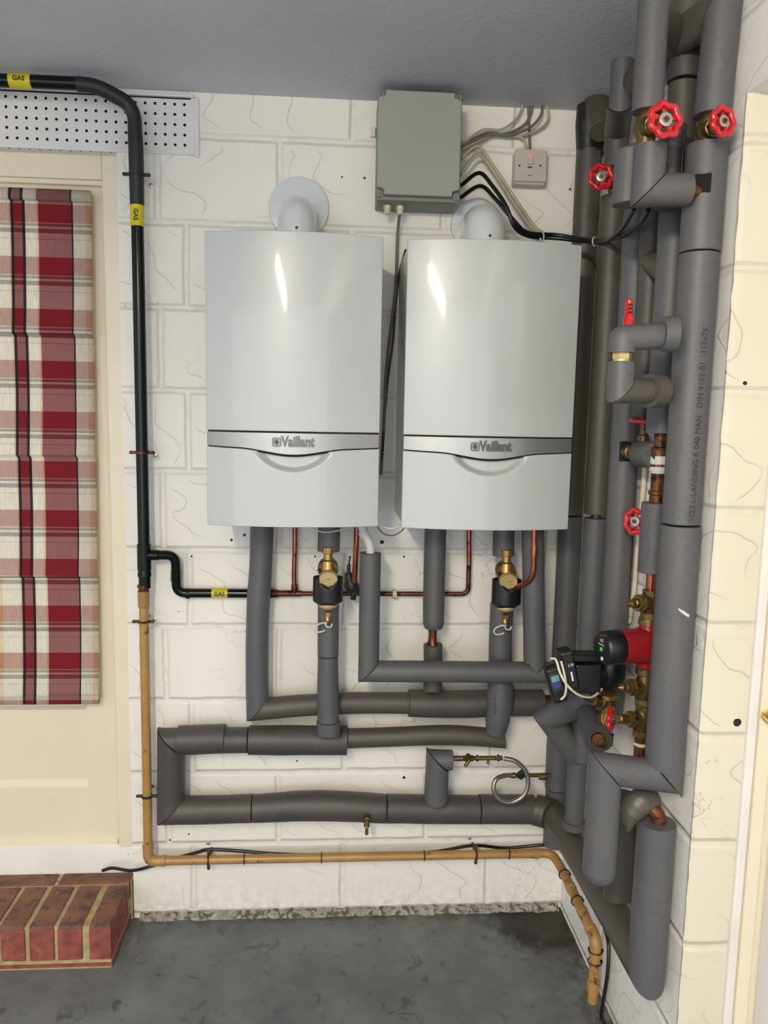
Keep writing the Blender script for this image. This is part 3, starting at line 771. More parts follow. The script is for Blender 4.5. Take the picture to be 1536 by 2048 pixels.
# ================================================================== LAGGED PIPES
SEED = [0]
def sleeve(parent, pts, r, mat='foam', c0=None, c1=None, name='foam_sleeve', wob=.035, seg=32, gap=.0013):
    pts = [V(p) for p in pts]; SEED[0] += 1
    d0 = (pts[1]-pts[0]).normalized(); d1 = (pts[-1]-pts[-2]).normalized()
    pts[0] = pts[0]+d0*gap; pts[-1] = pts[-1]-d1*gap
    if len(pts) > 2: 
        if isinstance(r, (list, tuple)):
            rr = []
            for i in range(len(pts)-1):
                rr += [r[i]+(r[i+1]-r[i])*k/8 for k in range(8)]
            r = rr+[r[-1]]
        pts = catmull(pts, 8)
    mb = sweep(pts, r, c0, c1, seg=seg, step=.022, wob=wob, seed=SEED[0])
    return mb.build(name, mat, parent, angle=42, bevel=.0016, bsegs=2)
def run(parent, segs, rs, mats='foam', c0=None, c1=None, wob=.035):
    """chain of sleeves; neighbours are cut on the plane that halves the corner"""
    segs = [[V(p) for p in s] for s in segs]; out = []
    for i, s in enumerate(segs):
        a = c0; b = c1
        if i > 0:
            p = segs[i-1]; a = (p[-1]-p[-2]).normalized()+(s[1]-s[0]).normalized()
        if i < len(segs)-1:
            q = segs[i+1]; b = (s[-1]-s[-2]).normalized()+(q[1]-q[0]).normalized()
        r = rs[i] if isinstance(rs, list) else rs; mt = mats[i] if isinstance(mats, list) else mats
        out.append(sleeve(parent, s, r, mt, a, b, wob=wob))
    return out
def pp(y, *a): return [P(px, py, y) for px, py in a]
def lag(loc, label, group=None): return thing('insulated_pipe', loc, label, 'insulated pipe', group)
R_ = lambda w, px, py, y: rad(w, P(px, py, y))

# return of the boiler nearer the blind: down, mitre, then right along the wall
t = lag(P(516, 1421, -.075), 'long grey lagged pipe dropping from the left boiler and turning right beneath it')
y = -.068
v_ = pp(y, (525, 1000), (522, 1120), (516, 1220), (514, 1330), (515, 1419)); h_ = pp(y, (515, 1419), (600, 1411), (700, 1406), (818, 1406))
run(t, [v_, h_], [R_(46, 516, 1200, y), R_(43, 600, 1400, y)], ['foam', 'foam_brown'])
sleeve(t, pp(y, (816, 1406), (905, 1408), (1000, 1406), (1086, 1405)), R_(54, 900, 1400, y), 'foam_dusty')
mb = sweep(pp(y, (1080, 1405), (1150, 1405)), R_(30, 1090, 1405, y), seg=20); mb.build('copper_pipe', 'copper_old', t)
# header with the left loop
t = lag(P(343, 1622, -.065), 'thick dark lagged header loop low on the wall beside the ochre pipe')
y = -.065
XJ = .700; ZJ = .366
r28 = R_(56, 500, 1480, y)
run(t, [pp(y, (497, 1480), (343, 1482)), pp(y, (343, 1482), (342, 1621)), pp(y, (342, 1621), (505, 1617)), pp(y, (505, 1617), (640, 1611), (772, 1617)), pp(y, (772, 1617), (958, 1619)), pp(y, (958, 1618), (1068, 1619))],
    [r28*.0+R_(51, 470, 1480, y), R_(55, 342, 1550, y), R_(55, 400, 1620, y), [R_(54, 505, 1617, y), R_(60, 640, 1611, y), R_(56, 770, 1617, y)], R_(56, 870, 1617, y), R_(57, 1010, 1617, y)],
    ['foam_dusty', 'foam_dusty', 'foam_dusty', 'foam_dusty', 'foam_dusty', 'foam_dusty'])
sleeve(t, pp(y, (356, 1480), (452, 1477)), R_(58, 400, 1480, y), 'foam_dusty', c0=(P(400, 1480, y)-P(343, 1482, y)).normalized()+V((0, 0, 1)) if False else None)
sleeve(t, pp(y, (497, 1480), (695, 1481)), R_(58, 600, 1480, y), 'foam_dusty')
sleeve(t, pp(y, (694, 1477), (800, 1473), (900, 1470), (1009, 1477)), R_(39, 800, 1475, y), 'foam_brown', c1=(1, 0, .15))
tr = thing('insulated_pipe', (XJ, -.4, ZJ), 'thick lagged pipe running low along the side wall into the corner', 'insulated pipe')
p1 = P(1068, 1619, y); pc = V((XJ-.012, -.085, ZJ))
KX, KY = .704, -.752
run(tr, [[p1, pc], [pc, V((XJ, -.40, ZJ)), V((KX, KY, ZJ))], [V((KX, KY, ZJ)), V((KX, KY, Zc(KX, KY, 1642)))]], [R_(60, 1090, 1625, y), .0395, .0400], ['foam_dusty', 'foam_brown', 'foam'], wob=.02)
pz = V((KX+.004, KY, Zc(KX, KY, 1644)))
sweep(fillet([pz-V((0, 0, .05)), pz+V((0, 0, .022)), pz+V((-.035, .02, .034))], .03), .0165, seg=20).build('copper_pipe', 'copper_old', tr)

# column with the filter under the left boiler
def filt(cx, dy, label):
    y = -.168
    t = thing('magnetic_filter', P(cx, 1212+dy, y), label, 'magnetic filter')
    A = lambda px, py, yy=y: P(cx+px, py+dy, yy)
    zt = A(0, 1103).z; zr = A(0, 1140).z; X = A(0, 1140).x; r1 = rad(18, A(0, 1110))*.5
    hx = MB(); lathe((X, y, zt+.012), (0, 0, -1), [(0, .017), (.016, .016), (.018, .0125), (.034, .0125), (.038, .017), (.062, .02)], 28, hx)
    hx.build('top_union', 'brass', t)
    # tilted dirt chamber with round cap
    c = A(0, 1139); d = V((0, -.97, -.2)).normalized()
    lathe(c+V((0, .03, .008)), d, [(0, .018), (.012, .0275), (.034, .0285), (.037, .0275)], 40).build('chamber_ring', 'brass_old', t)
    lathe(A(1, 1154, y)+V((0, -.012, 0)), d, [(0, .0255), (.012, .0258), (.016, .0255), (.018, .0238)], 40).build('end_cap', 'brass_pale', t)
    cap_c = A(1, 1154, y)+V((0, -.012, 0))+d*.0184
    text('pall', .010, cap_c+V((0, 0, .003)), (1, 0, 0), V((0, -.28, .93)), 'brass_old', t, 'cap_stamp', .0003)
    # black magnet sleeve, open at the top front
    mg = MB(); rC = .0415; seg = 40; cz = A(0, 1182).z; zt_, zb_ = A(0, 1153).z, A(0, 1206).z
    prof = [(zt_, rC), (zb_+.008, rC), (zb_-.005, rC*.62), (zb_-.005, .012)]
    vs = []; fs = []; cc = A(0, 1182)
    for (z, r) in prof:
        for k in range(seg):
            a = 2*PI*k/seg; x_ = math.cos(a)*r; y_ = math.sin(a)*r*.8
            zz = z
            if r == rC and z == zt_ and y_ < 0: zz = z-.030*max(0, 1-(x_/(rC*.72))**2)
            vs.append((cc.x+x_, cc.y+y_-.004, zz))
    for i in range(3):
        for k in range(seg): fs.append((i*seg+k, i*seg+(k+1) % seg, (i+1)*seg+(k+1) % seg, (i+1)*seg+k))
    fs.append(tuple(range(seg))); fs.append(tuple(3*seg+k for k in range(seg)))
    mg.add(vs, fs); mg.build('magnet_sleeve', 'black', t, angle=35, bevel=.001)
    cz = A(0, 1207).z
    lathe((cc.x, y-.004, cz+.006), (0, 0, -1), [(0, .0255), (.008, .0265), (.014, .024), (.018, .013), (.021, .0105)], 32).build('lower_bowl', 'brass_pale', t)
    z2 = A(0, 1226).z
    dv = MB(); lathe((cc.x, y-.004, z2+.004), (0, 0, -1), [(0, .0105), (.012, .0105)], 6, dv)
    lathe((cc.x, y-.004, z2-.008), (0, 0, -1), [(0, .007), (.006, .009), (.018, .009), (.022, .006), (.028, .006)], 16, dv)
    lathe((cc.x, y-.003, z2-.018), (0, -1, 0), [(0, .007), (.010, .006), (.012, .003)], 14, dv)
    dv.build('drain_valve', 'brass', t)
    pts = [A(-2, 1243), A(-14, 1244), A(-25, 1251), A(-24, 1260), A(-14, 1261), A(-6, 1258)]
    pts = [p+V((0, -.014, 0)) for p in pts]
    q = [A(-6, 1242), A(-2, 1250), A(6, 1250), A(8, 1244)]; q = [p+V((0, -.017, 0)) for p in q]
    sm = sweep(catmull(pts, 5), .0023, seg=8); sweep(catmull(q, 5), .0023, seg=8, mb=sm); sm.build('retaining_strap', 'pvc_white', t, angle=80)
    return t
y = -.14
t = lag(P(657, 1103, y), 'short grey lagged stub above the brass filter under the left boiler')
sleeve(t, pp(y, (660, 1000), (657, 1103)), R_(44, 657, 1080, y))
filt(656, 0, 'brass and black magnetic filter under the left boiler')
t = lag(P(657, 1475, -.12), 'grey lagged pipe below the left filter ending in a collar on the header')
y = -.132
sleeve(t, pp(y, (657, 1200), (656, 1311)), R_(42, 657, 1280, y)); sleeve(t, pp(y, (656, 1311), (656, 1380), (657, 1442)), [R_(41, 657, 1380, y), R_(44, 657, 1380, y), R_(44, 657, 1380, y)])
sleeve(t, pp(y, (657, 1441), (657, 1474)), [R_(48, 657, 1460, y), R_(46, 657, 1460, y)], c1=(0, -.3, -1))
# middle drop under right boiler
y = -.105
t = lag(P(866, 1385, y), 'grey lagged pipe under the right boiler broken by a bare fitting')
sleeve(t, pp(y, (873, 1000), (869, 1120), (867, 1248)), R_(43, 868, 1200, y))
sleeve(t, pp(y, (867, 1246), (867, 1257)), [R_(43, 868, 1200, y), R_(36, 868, 1200, y)], wob=0)
nk = P(866, 1252, y); z2 = P(866, 1290, y).z
lathe(nk, (0, 0, -1), [(0, .013), (.008, .0125), (.03, .0115), (.045, .013), (nk.z-z2+.005, .022)], 24).build('bare_fitting', 'copper_old', t)
sleeve(t, pp(y, (866, 1288), (866, 1340), (865, 1384)), R_(38, 866, 1340, y), 'foam_brown', c1=(0, -.25, -1))
# column with the filter under the right boiler
y = -.14
t = lag(P(1008, 1110, y), 'short grey lagged stub above the brass filter under the right boiler')
sleeve(t, pp(y, (1008, 1000), (1007, 1112)), R_(43, 1008, 1080, y))
filt(1012, 5, 'brass and black magnetic filter under the right boiler')
y = -.12
t = lag(P(990, 1478, y), 'bulging grey lagged pipe below the right filter, printed with small figures')
sleeve(t, pp(y, (1004, 1205), (1001, 1270), (1000, 1330)), R_(46, 1000, 1280, y))
sleeve(t, pp(y, (1001, 1330), (1000, 1400), (995, 1440), (990, 1472)), [R_(45, 1000, 1330, y), R_(54, 1000, 1400, y), R_(48, 1000, 1440, y), R_(36, 1000, 1470, y)], c1=(-.2, -.2, -1))
pq = P(990, 1412, y-.034); text('CE  27-19 1GA', .0085, pq, V((.10, 0, -1)), (1, 0, .1), 'inkgrey', t, 'pipe_print', .0002)
# front horizontal with two uprights
y = -.185
t = lag(P(737, 1342, y), 'grey lagged U-shaped pipe crossing in front of the others under the right boiler')
run(t, [pp(y, (741, 1105), (737, 1342)), pp(y, (737, 1342), (1115, 1345))], [R_(42, 740, 1200, y), R_(43, 900, 1342, y)], wob=.02)
yy = y-.017
v7 = pp(yy, (1065, 1000), (1069, 1338)); rr = R_(43.5, 1068, 1250, yy)
mb = sweep(v7, rr, seg=40, step=.02, wob=.02); n = len(mb.v); 
for k in range(n-40, n):
    mb.v[k] = mb.v[k]+V((0, 0, abs(mb.v[k].x-v7[1].x)*.95))
mb.build('foam_sleeve', 'foam', t, angle=42, bevel=.0012)
pl = thing('condensate_pipe', P(740, 1108, y), 'short white plastic pipe bent into the top of the lagged U-shaped pipe', 'pipe')
yy = y
sweep(fillet(pp(yy, (741, 1112), (741, 1090), (726, 1062), (722, 1040)), .012), R_(18, 741, 1100, yy), seg=18).build('pipe', 'pvc_white', pl)
cf = P(729, 1072, yy); lathe(cf, P(722, 1055, yy)-cf, [(0, .0135), (.014, .0135), (.016, .012)], 18).build('coupling', 'pvc_white', pl)

# riser with filling loop
y = -.125
t = lag(P(873, 1598, y), 'short grey lagged stub standing on the header beside the steel hose')
run(t, [pp(y, (872, 1596), (875, 1519)), pp(y, (875, 1519), (905, 1520))], [R_(47, 873, 1560, y), R_(40, 890, 1520, y)], c0=(0, .4, -1), wob=.02)
t = thing('filling_loop', P(1000, 1530, y), 'looped braided steel hose with brass valves above the header', 'filling loop')
bm_ = MB(); a0 = P(903, 1517, y); X_ = V((1, 0, 0))
def adv(px): return (px-903)*1.0/F*dep(a0)
lathe(a0, X_, [(0, .006), (adv(915), .008), (adv(925), .0075), (adv(930), .0085), (adv(945), .0085), (adv(950), .006), (adv(955), .006)], 16, bm_)
lathe(a0+X_*adv(953), X_, [(0, .0095), (.006, .0095)], 6, bm_)
lathe(a0+X_*adv(957), X_, [(0, .0065), (adv(993)-adv(957), .0065)], 16, bm_)
lathe(a0+X_*adv(995), X_, [(0, .0095), (.007, .0095), (.009, .0065), (.016, .0065)], 6, bm_)
lathe(a0+X_*adv(928)+V((0, -.004, 0)), V((.55, -.5, .65)), [(0, .006), (.014, .006), (.016, .0085), (.022, .0085), (.023, .004)], 12, bm_)
lathe(a0+X_*adv(940)+V((0, -.004, 0)), V((-.6, -.3, -.75)), [(0, .006), (.014, .0055), (.026, .0048), (.027, .002)], 12, bm_)
lathe(a0+X_*adv(976)+V((0, -.004, -.004)), V((0, -.3, -1)), [(0, .003), (.008, .004), (.011, .003)], 10, bm_)
bm_.build('valve_body', 'brass_old', t)
hp = [(1008, 1517, y), (1030, 1522, y-.005), (1050, 1541, y-.01), (1056, 1567, y-.014), (1046, 1592, y-.018), (1020, 1605, y-.02), (997, 1597, y-.018), (987, 1576, y-.014), (993, 1558, y-.006), (1010, 1551, y+.004), (1026, 1551, y+.01)]
sweep(catmull([P(*p) for p in hp], 8), R_(9, 1000, 1560, y), seg=14).build('braided_hose', 'steel', t, angle=80)
b2 = MB(); a1 = P(1020, 1551, y+.01); yq = y+.01
lathe(a1, X_, [(0, .0065), (.008, .0085), (.016, .0085), (.018, .006), (.022, .006), (.024, .0095), (.032, .0095), (.034, .006), (P(1100, 1553, yq).x-a1.x, .006)], 12, b2)
lathe(P(1078, 1553, yq), X_, [(0, .010), (.022, .011)], 14, b2)
b2.build('hose_connector', 'brass_old', t)
box(P(1043, 1549, yq-.01), (.022, .012, .022), (V((.8, 0, .6)), V((0, 1, 0)), V((-.6, 0, .8)))).build('tap_head', 'black', t, smooth=False, bevel=.002)
# drain cock
t = thing('drain_cock', P(733, 1640, -.11), 'small brass drain cock poking out of the dark lagged header', 'drain cock')
c = P(733, 1627, -.095); hollow(c, c+V((0, -.005, 0)), .0175, .0115).build('foam_opening', 'foam_core', t)
dm = MB(); lathe(c+V((0, .01, 0)), (0, -1, -.15), [(0, .0125), (.022, .0125), (.026, .010), (.04, .010), (.042, .006)], 18, dm)
e = c+V((0, -.024, -.006)); lathe(e, (0, -.15, -1), [(0, .0095), (.012, .0085), (.016, .0095), (.020, .0085), (.024, .005), (.044, .005), (.045, .003)], 16, dm)
dm.build('cock_body', 'brass_old', t); lathe(e+V((-.001, -.008, -.019)), (0, -1, 0), [(0, .0055), (.006, .005), (.007, .002)], 12).build('spindle', 'brass', t)

# ================================================================== GAS PIPES
y = -.062; rb = R_(23, 280, 700, y)
t = thing('gas_pipe', P(286, 1150, y), 'glossy black gas pipe coming along the ceiling and down beside the door', 'gas pipe')
hz = [P(-90, 158, y-.03), P(60, 163, y-.03), P(150, 167, y-.03)]
bt_ = catmull([P(150, 167, y-.03), P(190, 173, y-.03), P(228, 191, y-.015), P(255, 208, y-.005), P(268, 232, y), P(270, 262, y)], 7)
pv = [P(272, 300, y), P(289, 1165, y)]
vx = (P(272, 300, y).x+P(289, 1150, y).x)/2
pth = hz[:2]+bt_+[V((vx, y, P(272, 300, y).z)), V((vx, y, P(288, 1176, y).z))]
sweep(pth, rb*1.05, seg=22).build('pipe', 'gas_black', t, angle=60)
sweep(bt_[1:]+[V((vx, y, P(272, 300, y).z)), V((vx, y, P(272, 345, y).z)), V((vx, y, P(272, 410, y).z))], rb*1.05+.0022, seg=22, wob=.12, step=.02).build('tape_wrap', 'tape_black', t, angle=70)
tz = P(289, 1110, y).z
cx_ = MB(); lathe((vx, y, tz+.032), (0, 0, -1), [(0, rb*1.22), (.075, rb*1.22)], 24, cx_); lathe((vx, y, tz-.04), (0, 0, -1), [(0, rb), (.012, rb*1.2), (.022, rb*1.2), (.024, rb)], 22, cx_)
lathe((vx, y, tz), (1, 0, 0), [(0, rb*.95), (.040, rb*.95), (.042, rb*.85)], 22, cx_); cx_.build('tee', 'gas_black', t)
def gaslabel(parent, c, d, r, L, facing, up, name='gas_label'):
    d = V(d).normalized(); o = lathe(V(c)-d*(L/2), d, [(0, r), (L, r)], 26).build('yellow_label', 'yellow', parent)
    text('GAS', .0165, V(c)+V(facing)*(r+.0004), d if up is None else V(up[0]), V(up[1]), 'ink', o, 'label_lettering', .0003, bold=.0004)
    return o
rl = rb*1.05+.0028
c = P(42, 162, y-.03); gaslabel(t, c, P(60, 163, y-.03)-P(20, 161.5, y-.03), rb*1.05+.0012, .055, (0, -1, 0), ((1, 0, -.0), (0, 0, 1)))
c = V((vx, y, P(272, 432, y).z)); gaslabel(t, c, (0, 0, 1), rb*1.05+.0012, .055, (0, -1, 0), ((0, 0, -1), (1, 0, 0)))
# branch
t = thing('gas_pipe', P(400, 1187, y), 'black gas branch pipe stepping from the upright across to the copper pipe', 'gas pipe')
rs_ = R_(19, 350, 1150, y)
y = -.026
br_ = fillet([V((vx+.03, -.062, tz)), P(351, 1110, -.045), P(353, 1186, y), P(545, 1187, y)], .028, 8)
sweep(br_, rs_, seg=20).build('pipe', 'gas_black', t, angle=60)
sk = MB()
for (px, py, d) in ((330, 1110, (1, 0, 0)), (353, 1150, (0, 0, 1)), (378, 1187, (1, 0, 0))):
    pass
for a, b in (((352, 1140), (352, 1162)), ((372, 1187), (380, 1187))):
    p, q = P(*a, y), P(*b, y); lathe(p, q-p, [(0, rs_*1.14), ((q-p).length, rs_*1.14)], 20).build('socket_rim', 'gas_black', t)
gaslabel(t, P(440, 1186, y), (1, 0, 0), rs_+.001, .046, (0, -1, 0), ((1, 0, 0), (0, 0, 1)))
# copper gas line
t = thing('copper_gas_pipe', P(740, 1188, y), 'brown copper gas pipe running level behind the filters to both boilers', 'copper pipe')
rc = R_(9.5, 740, 1188, y)
lathe(P(540, 1187, y), (1, 0, 0), [(0, .013), (.02, .0125), (.028, .0095), (.05, .0095), (.054, .0085)], 18).build('reducer', 'copper_old', t)
sweep(fillet([P(560, 1187, y), P(936, 1188, y), P(938, 1125, y), P(938, 990, y)], .022, 8), rc, seg=14).build('pipe', 'copper_old', t, angle=70)
sweep([P(589, 1187, y), P(588, 1150, y), P(590, 1090, y), P(590, 990, y)], rc, seg=14).build('riser', 'copper', t, angle=70)
sweep([P(938, 1130, y-.0015), P(938, 990, y-.0015)], rc+.0006, seg=14).build('riser', 'copper', t, angle=70)
ft = MB(); lathe(P(575, 1187, y), (1, 0, 0), [(0, rc*1.35), (.042, rc*1.35)], 16, ft); lathe(P(589, 1187, y), (0, 0, 1), [(0, rc*1.35), (.028, rc*1.35)], 16, ft); ft.build('tee_fitting', 'copper_old', t)
c = P(789, 1188, y); hollow(c-V((.006, 0, 0)), c+V((.006, 0, 0)), rc*2.0, rc).build('pipe_clip', 'gland', t)
lathe(P(703, 1187, y), (1, 0, 0), [(0, rc+.0012), (.018, rc+.0012)], 16).build('yellow_tape', 'yellow', t)
# relief pipes
t = thing('copper_pipe', P(712, 1160, -.09), 'straight copper pipe dropping beside the left filter into black tape', 'copper pipe')
sweep([P(715, 990, -.1), P(713, 1080, -.1), P(709, 1165, -.09)], R_(11.5, 712, 1100, -.1), seg=16).build('pipe', 'copper', t)
sweep(catmull([P(700, 1112, -.075), P(697, 1140, -.08), P(700, 1165, -.08), P(708, 1180, -.075), P(706, 1198, -.07)], 6), [.004]*4+[.009]*4+[.016]*4+[.020]*4+[.018]*4+[.007]*5, seg=14, wob=.5).build('tape_wrap', 'tape_black', t, angle=70)
t = thing('copper_pipe', P(1060, 1160, -.12), 'curved copper pipe bending behind the right filter', 'copper pipe')
sweep(fillet([P(1070, 990, -.246), P(1067, 1160, -.246), P(1030, 1176, -.19)], .05, 9), R_(11.5, 1068, 1100, -.246), seg=16).build('pipe', 'copper', t)
lathe(P(1069, 1090, -.246), (0, 0, -1), [(0, R_(13.5, 1068, 1100, -.21)), (.03, R_(13.5, 1068, 1100, -.21))], 16).build('socket', 'copper', t)

# ochre gas pipe
y = -.062; ro = R_(18.5, 290, 1400, y)
t = thing('gas_pipe', P(289, 1500, y), 'ochre gas pipe running down, along the foot of the wall and round the corner', 'gas pipe')
vo = V((P(291, 1450, y).x, y, 0))
zt = P(288, 1185, y).z; zb_ = P(600, 1716, y).z
a_ = V((vx*.4+vo.x*.6, y, zt)); b_ = V((vo.x, y, zb_)); xc_ = P(1092, 1708, y)
XW = XR-.045
qc = PX(1112, 1712, XW-.015)
pc1 = V((XW-.035, y, zb_+.0)); e1 = PX(1192, 1880, XW); 
cz_ = V((XW, e1.y, e1.z)); ez = PX(1191, 1985, XW)
main = [a_, b_, V((XW-.012, y, zb_)), V((XW, -.12, zb_-.01)), V((XW, cz_.y, cz_.z)), V((XW, cz_.y, Zc(XW, cz_.y, 2003)))]
pth = fillet(main, .035, 8)
sweep(pth, ro, seg=20).build('pipe', 'ochre', t, angle=60)
def fit(mb, nm='coupling'): return mb.build(nm, 'ochre', t, angle=50)
fit(lathe(a_+V((0, 0, .004)), (0, 0, -1), [(0, ro*1.22), (.045, ro*1.22), (.048, ro)], 22))
def elb(p0, pm, p1, rr):
    mb = sweep(fillet([p0, pm, p1], rr, 8), ro*1.13, seg=22)
    for p, q in ((p0, pm), (p1, pm)): lathe(p, (q-p), [(-.006, ro), (-.005, ro*1.22), (.007, ro*1.22), (.008, ro*1.1)], 22, mb)
    return fit(mb, 'elbow')
elb(b_+V((0, 0, .046)), b_, b_+V((.046, 0, 0)), .036)
fit(lathe(V((XW-.072, y, zb_)), (1, 0, 0), [(0, ro), (.001, ro*1.17), (.018, ro*1.17), (.019, ro)], 22))
dd_ = (cz_-V((XW, -.12, zb_-.01)))
elb(cz_-dd_.normalized()*.04, cz_, cz_+V((0, 0, -.04)), .03)
fit(lathe(V((XW, cz_.y, Zc(XW, cz_.y, 1960))), (0, 0, -1), [(0, ro), (.001, ro*1.2), (.030, ro*1.2), (.031, ro)], 22))
for k in (.28, .62): fit(lathe(V((XW, -.12, zb_-.01))+dd_*k, dd_, [(0, ro), (.001, ro*1.16), (.02, ro*1.16), (.021, ro)], 22))
un = MB(); zu = P(288, 1168, y).z; lathe((a_.x, y, zu), (0, 0, -1), [(0, .012), (.003, .0175), (.010, .0175), (.013, .0135), (.016, .0135), (.018, .016), (.024, .016), (.026, .012)], 20, un)
un.build('union_nut', 'copper_old', t)
def clip(c, d, r, label, sides=1, mat='tape_black', wing=None):
    c = V(c); d = V(d).normalized(); t = thing('pipe_clip', c, label, 'pipe clip')
    mb = MB(); lathe(c-d*.0035, d, [(0, r), (.0005, r+.0032), (.0065, r+.0032), (.007, r)], 24, mb)
    w = wing or V((1, 0, 0))
    for s in (-1, 1):
        lathe(c+w*(s*(r+.0)), w*s, [(0, .0045), (.010, .0045), (.014, .0055), (.018, .003)], 10, mb)
    sweep([c+V((0, r, 0)), V((c.x, -.0, c.z))], .0045, seg=8, mb=mb)
    mb.build('clip_ring', mat, t, angle=50)
    e = V((c.x, 0, c.z))+w*(r+.006); lathe(V((e.x, -.001, e.z))-d*.010, (0, -1, 0), [(0, .006), (.003, .0055), (.004, .003)], 16).build('wall_screw', 'zinc', t)
clip((vx, y, P(270, 349, y).z), (0, 0, 1), rb*1.05+.002, 'black pipe clip near the top of the black gas pipe')
clip((vx, y, P(280, 905, y).z), (0, 0, 1), rb*1.05, 'black pipe clip halfway down the black gas pipe', mat='copper_old')
clip((vo.x, y, P(289, 1243, y).z), (0, 0, 1), ro, 'brown pipe clip near the top of the ochre pipe', mat='copper_old')
clip((vo.x, y, P(293, 1592, y).z), (0, 0, 1), ro, 'dark pipe clip low on the ochre upright beside the lagged loop')
clip((P(417, 1710, y).x, y, zb_), (1, 0, 0), ro, 'dark pipe clip on the level ochre pipe nearer the step', wing=V((0, 0, 1)), mat='copper_old')
clip((P(952, 1708, y).x, y, zb_), (1, 0, 0), ro, 'dark pipe clip on the level ochre pipe nearer the corner', wing=V((0, 0, 1)), mat='copper_old')
for px, lb in ((489, 'black cable tie on the level ochre pipe, nearest the step'), (643, 'black cable tie on the ochre pipe below the dark header'), (848, 'black cable tie on the ochre pipe below the lagged stub'), (1017, 'black cable tie on the level ochre pipe, nearest the corner')):
    tie('cable_tie', (P(px, 1715, y).x, y, zb_), (1, 0, .0), ro+.0015, lb, 'black')
for k, lb in ((.12, 'rusty cable tie at the top of the sloping ochre pipe'), (.5, 'black cable tie midway on the ochre pipe along the side wall')):
    tie('cable_tie', V((XW, -.12, zb_-.01))+dd_*k, dd_, ro+.003, lb, 'black')
tie('cable_tie', cz_+V((0, 0, -.03)), (0, 0, 1), ro*1.17+.002, 'black cable tie at the bend of the short ochre upright by the floor', 'black')
tie('cable_tie', cz_+V((0, 0, -.062)), (0, 0, 1), ro*1.17+.002, 'black cable tie just below the bend of the short ochre upright', 'black')
o = cable('earth_cable', [(205, 1741, .01), (225, 1736, .0), (262, 1741, -.03), (300, 1733, -.04), (340, 1720, -.02), (390, 1706, -.012), (420, 1699, -.012), (480, 1702, -.012), (560, 1708, -.02), (700, 1710, -.02), (860, 1704, -.018), (945, 1691, -.012), (1010, 1696, -.012), (1085, 1690, -.03), (1108, 1695, -.06)]
    + [V((XR-.012, -.09, zb_+.02)), V((XR-.010, -.16, zb_-.005)), V((XR-.010, -.25, zb_-.012)), V((XR-.012, cz_.y+.02, cz_.z+.01)), V((XR-.02, cz_.y-.03, cz_.z-.06)), V((XR-.03, cz_.y-.03, .02)), V((XR-.03, cz_.y-.06, .012)), V((XR-.035, cz_.y-.25, .008))], .005, 'cable', 'black cable tied along the ochre pipe and trailing onto the floor')
# ================================================================== PIPES ON THE SIDE WALL
class Colm:
    """a vertical line on the side wall; .p(py) is its point seen on row py"""
    def __init__(s, px, py, X=None, Y=None):
        q = PX(px, py, X) if X is not None else P(px, py, Y); s.X, s.Y = q.x, q.y
    def p(s, py, dx=0, dy=0):
        return V((s.X+dx, s.Y+dy, Zc(s.X+dx, s.Y+dy, py)))
    def r(s, w, py): return rad(w, s.p(py))
DN = V((0, 0, -1)); UP = V((0, 0, 1))
XS = .709
cA = Colm(1377, 825, X=XS); cB = Colm(1296, 200, Y=cA.Y); cC = Colm(1130, 1234, X=XS); cD = Colm(1181, 1234, X=XS); cE = Colm(1231, 1200, X=XS)
cF = Colm(1303, 1150, X=.715); cH = Colm(1204, 1640, Y=cA.Y)
def wheel(parent, c, ax, R, name='handwheel'):
    c = V(c); ax = V(ax).normalized(); u, w = frame(ax); n = 48
    pts = [c+(u*math.cos(2*PI*k/n)+w*math.sin(2*PI*k/n))*R*(.83+.07*math.cos(7*2*PI*k/n)) for k in range(n)]
    mb = sweep(pts, R*.19, seg=12, closed=True, cap=False)
    for k in range(5):
        a = 2*PI*k/5+.3; d = u*math.cos(a)+w*math.sin(a)
        box(c+d*R*.55-ax*R*.08, (R*.55, R*.24, R*.12), (d, ax.cross(d), ax), mb)
    lathe(c-ax*R*.3, ax, [(0, R*.30), (R*.34, R*.36), (R*.38, R*.30)], 20, mb)
    o = mb.build(name, 'red', parent, angle=50)
    h = lathe(c+ax*R*.06, ax, [(0, R*.38), (R*.06, R*.38), (R*.08, R*.34), (R*.08, R*.2), (R*.07, R*.2)], 24).build('hub_disc', 'zinc', o)
    nt = MB(); lathe(c+ax*R*.12, ax, [(0, R*.17), (R*.12, R*.17)], 6, nt); lathe(c+ax*R*.2, ax, [(0, R*.07), (R*.1, R*.06)], 10, nt); nt.build('hub_nut', 'brass_old', o)
    return o
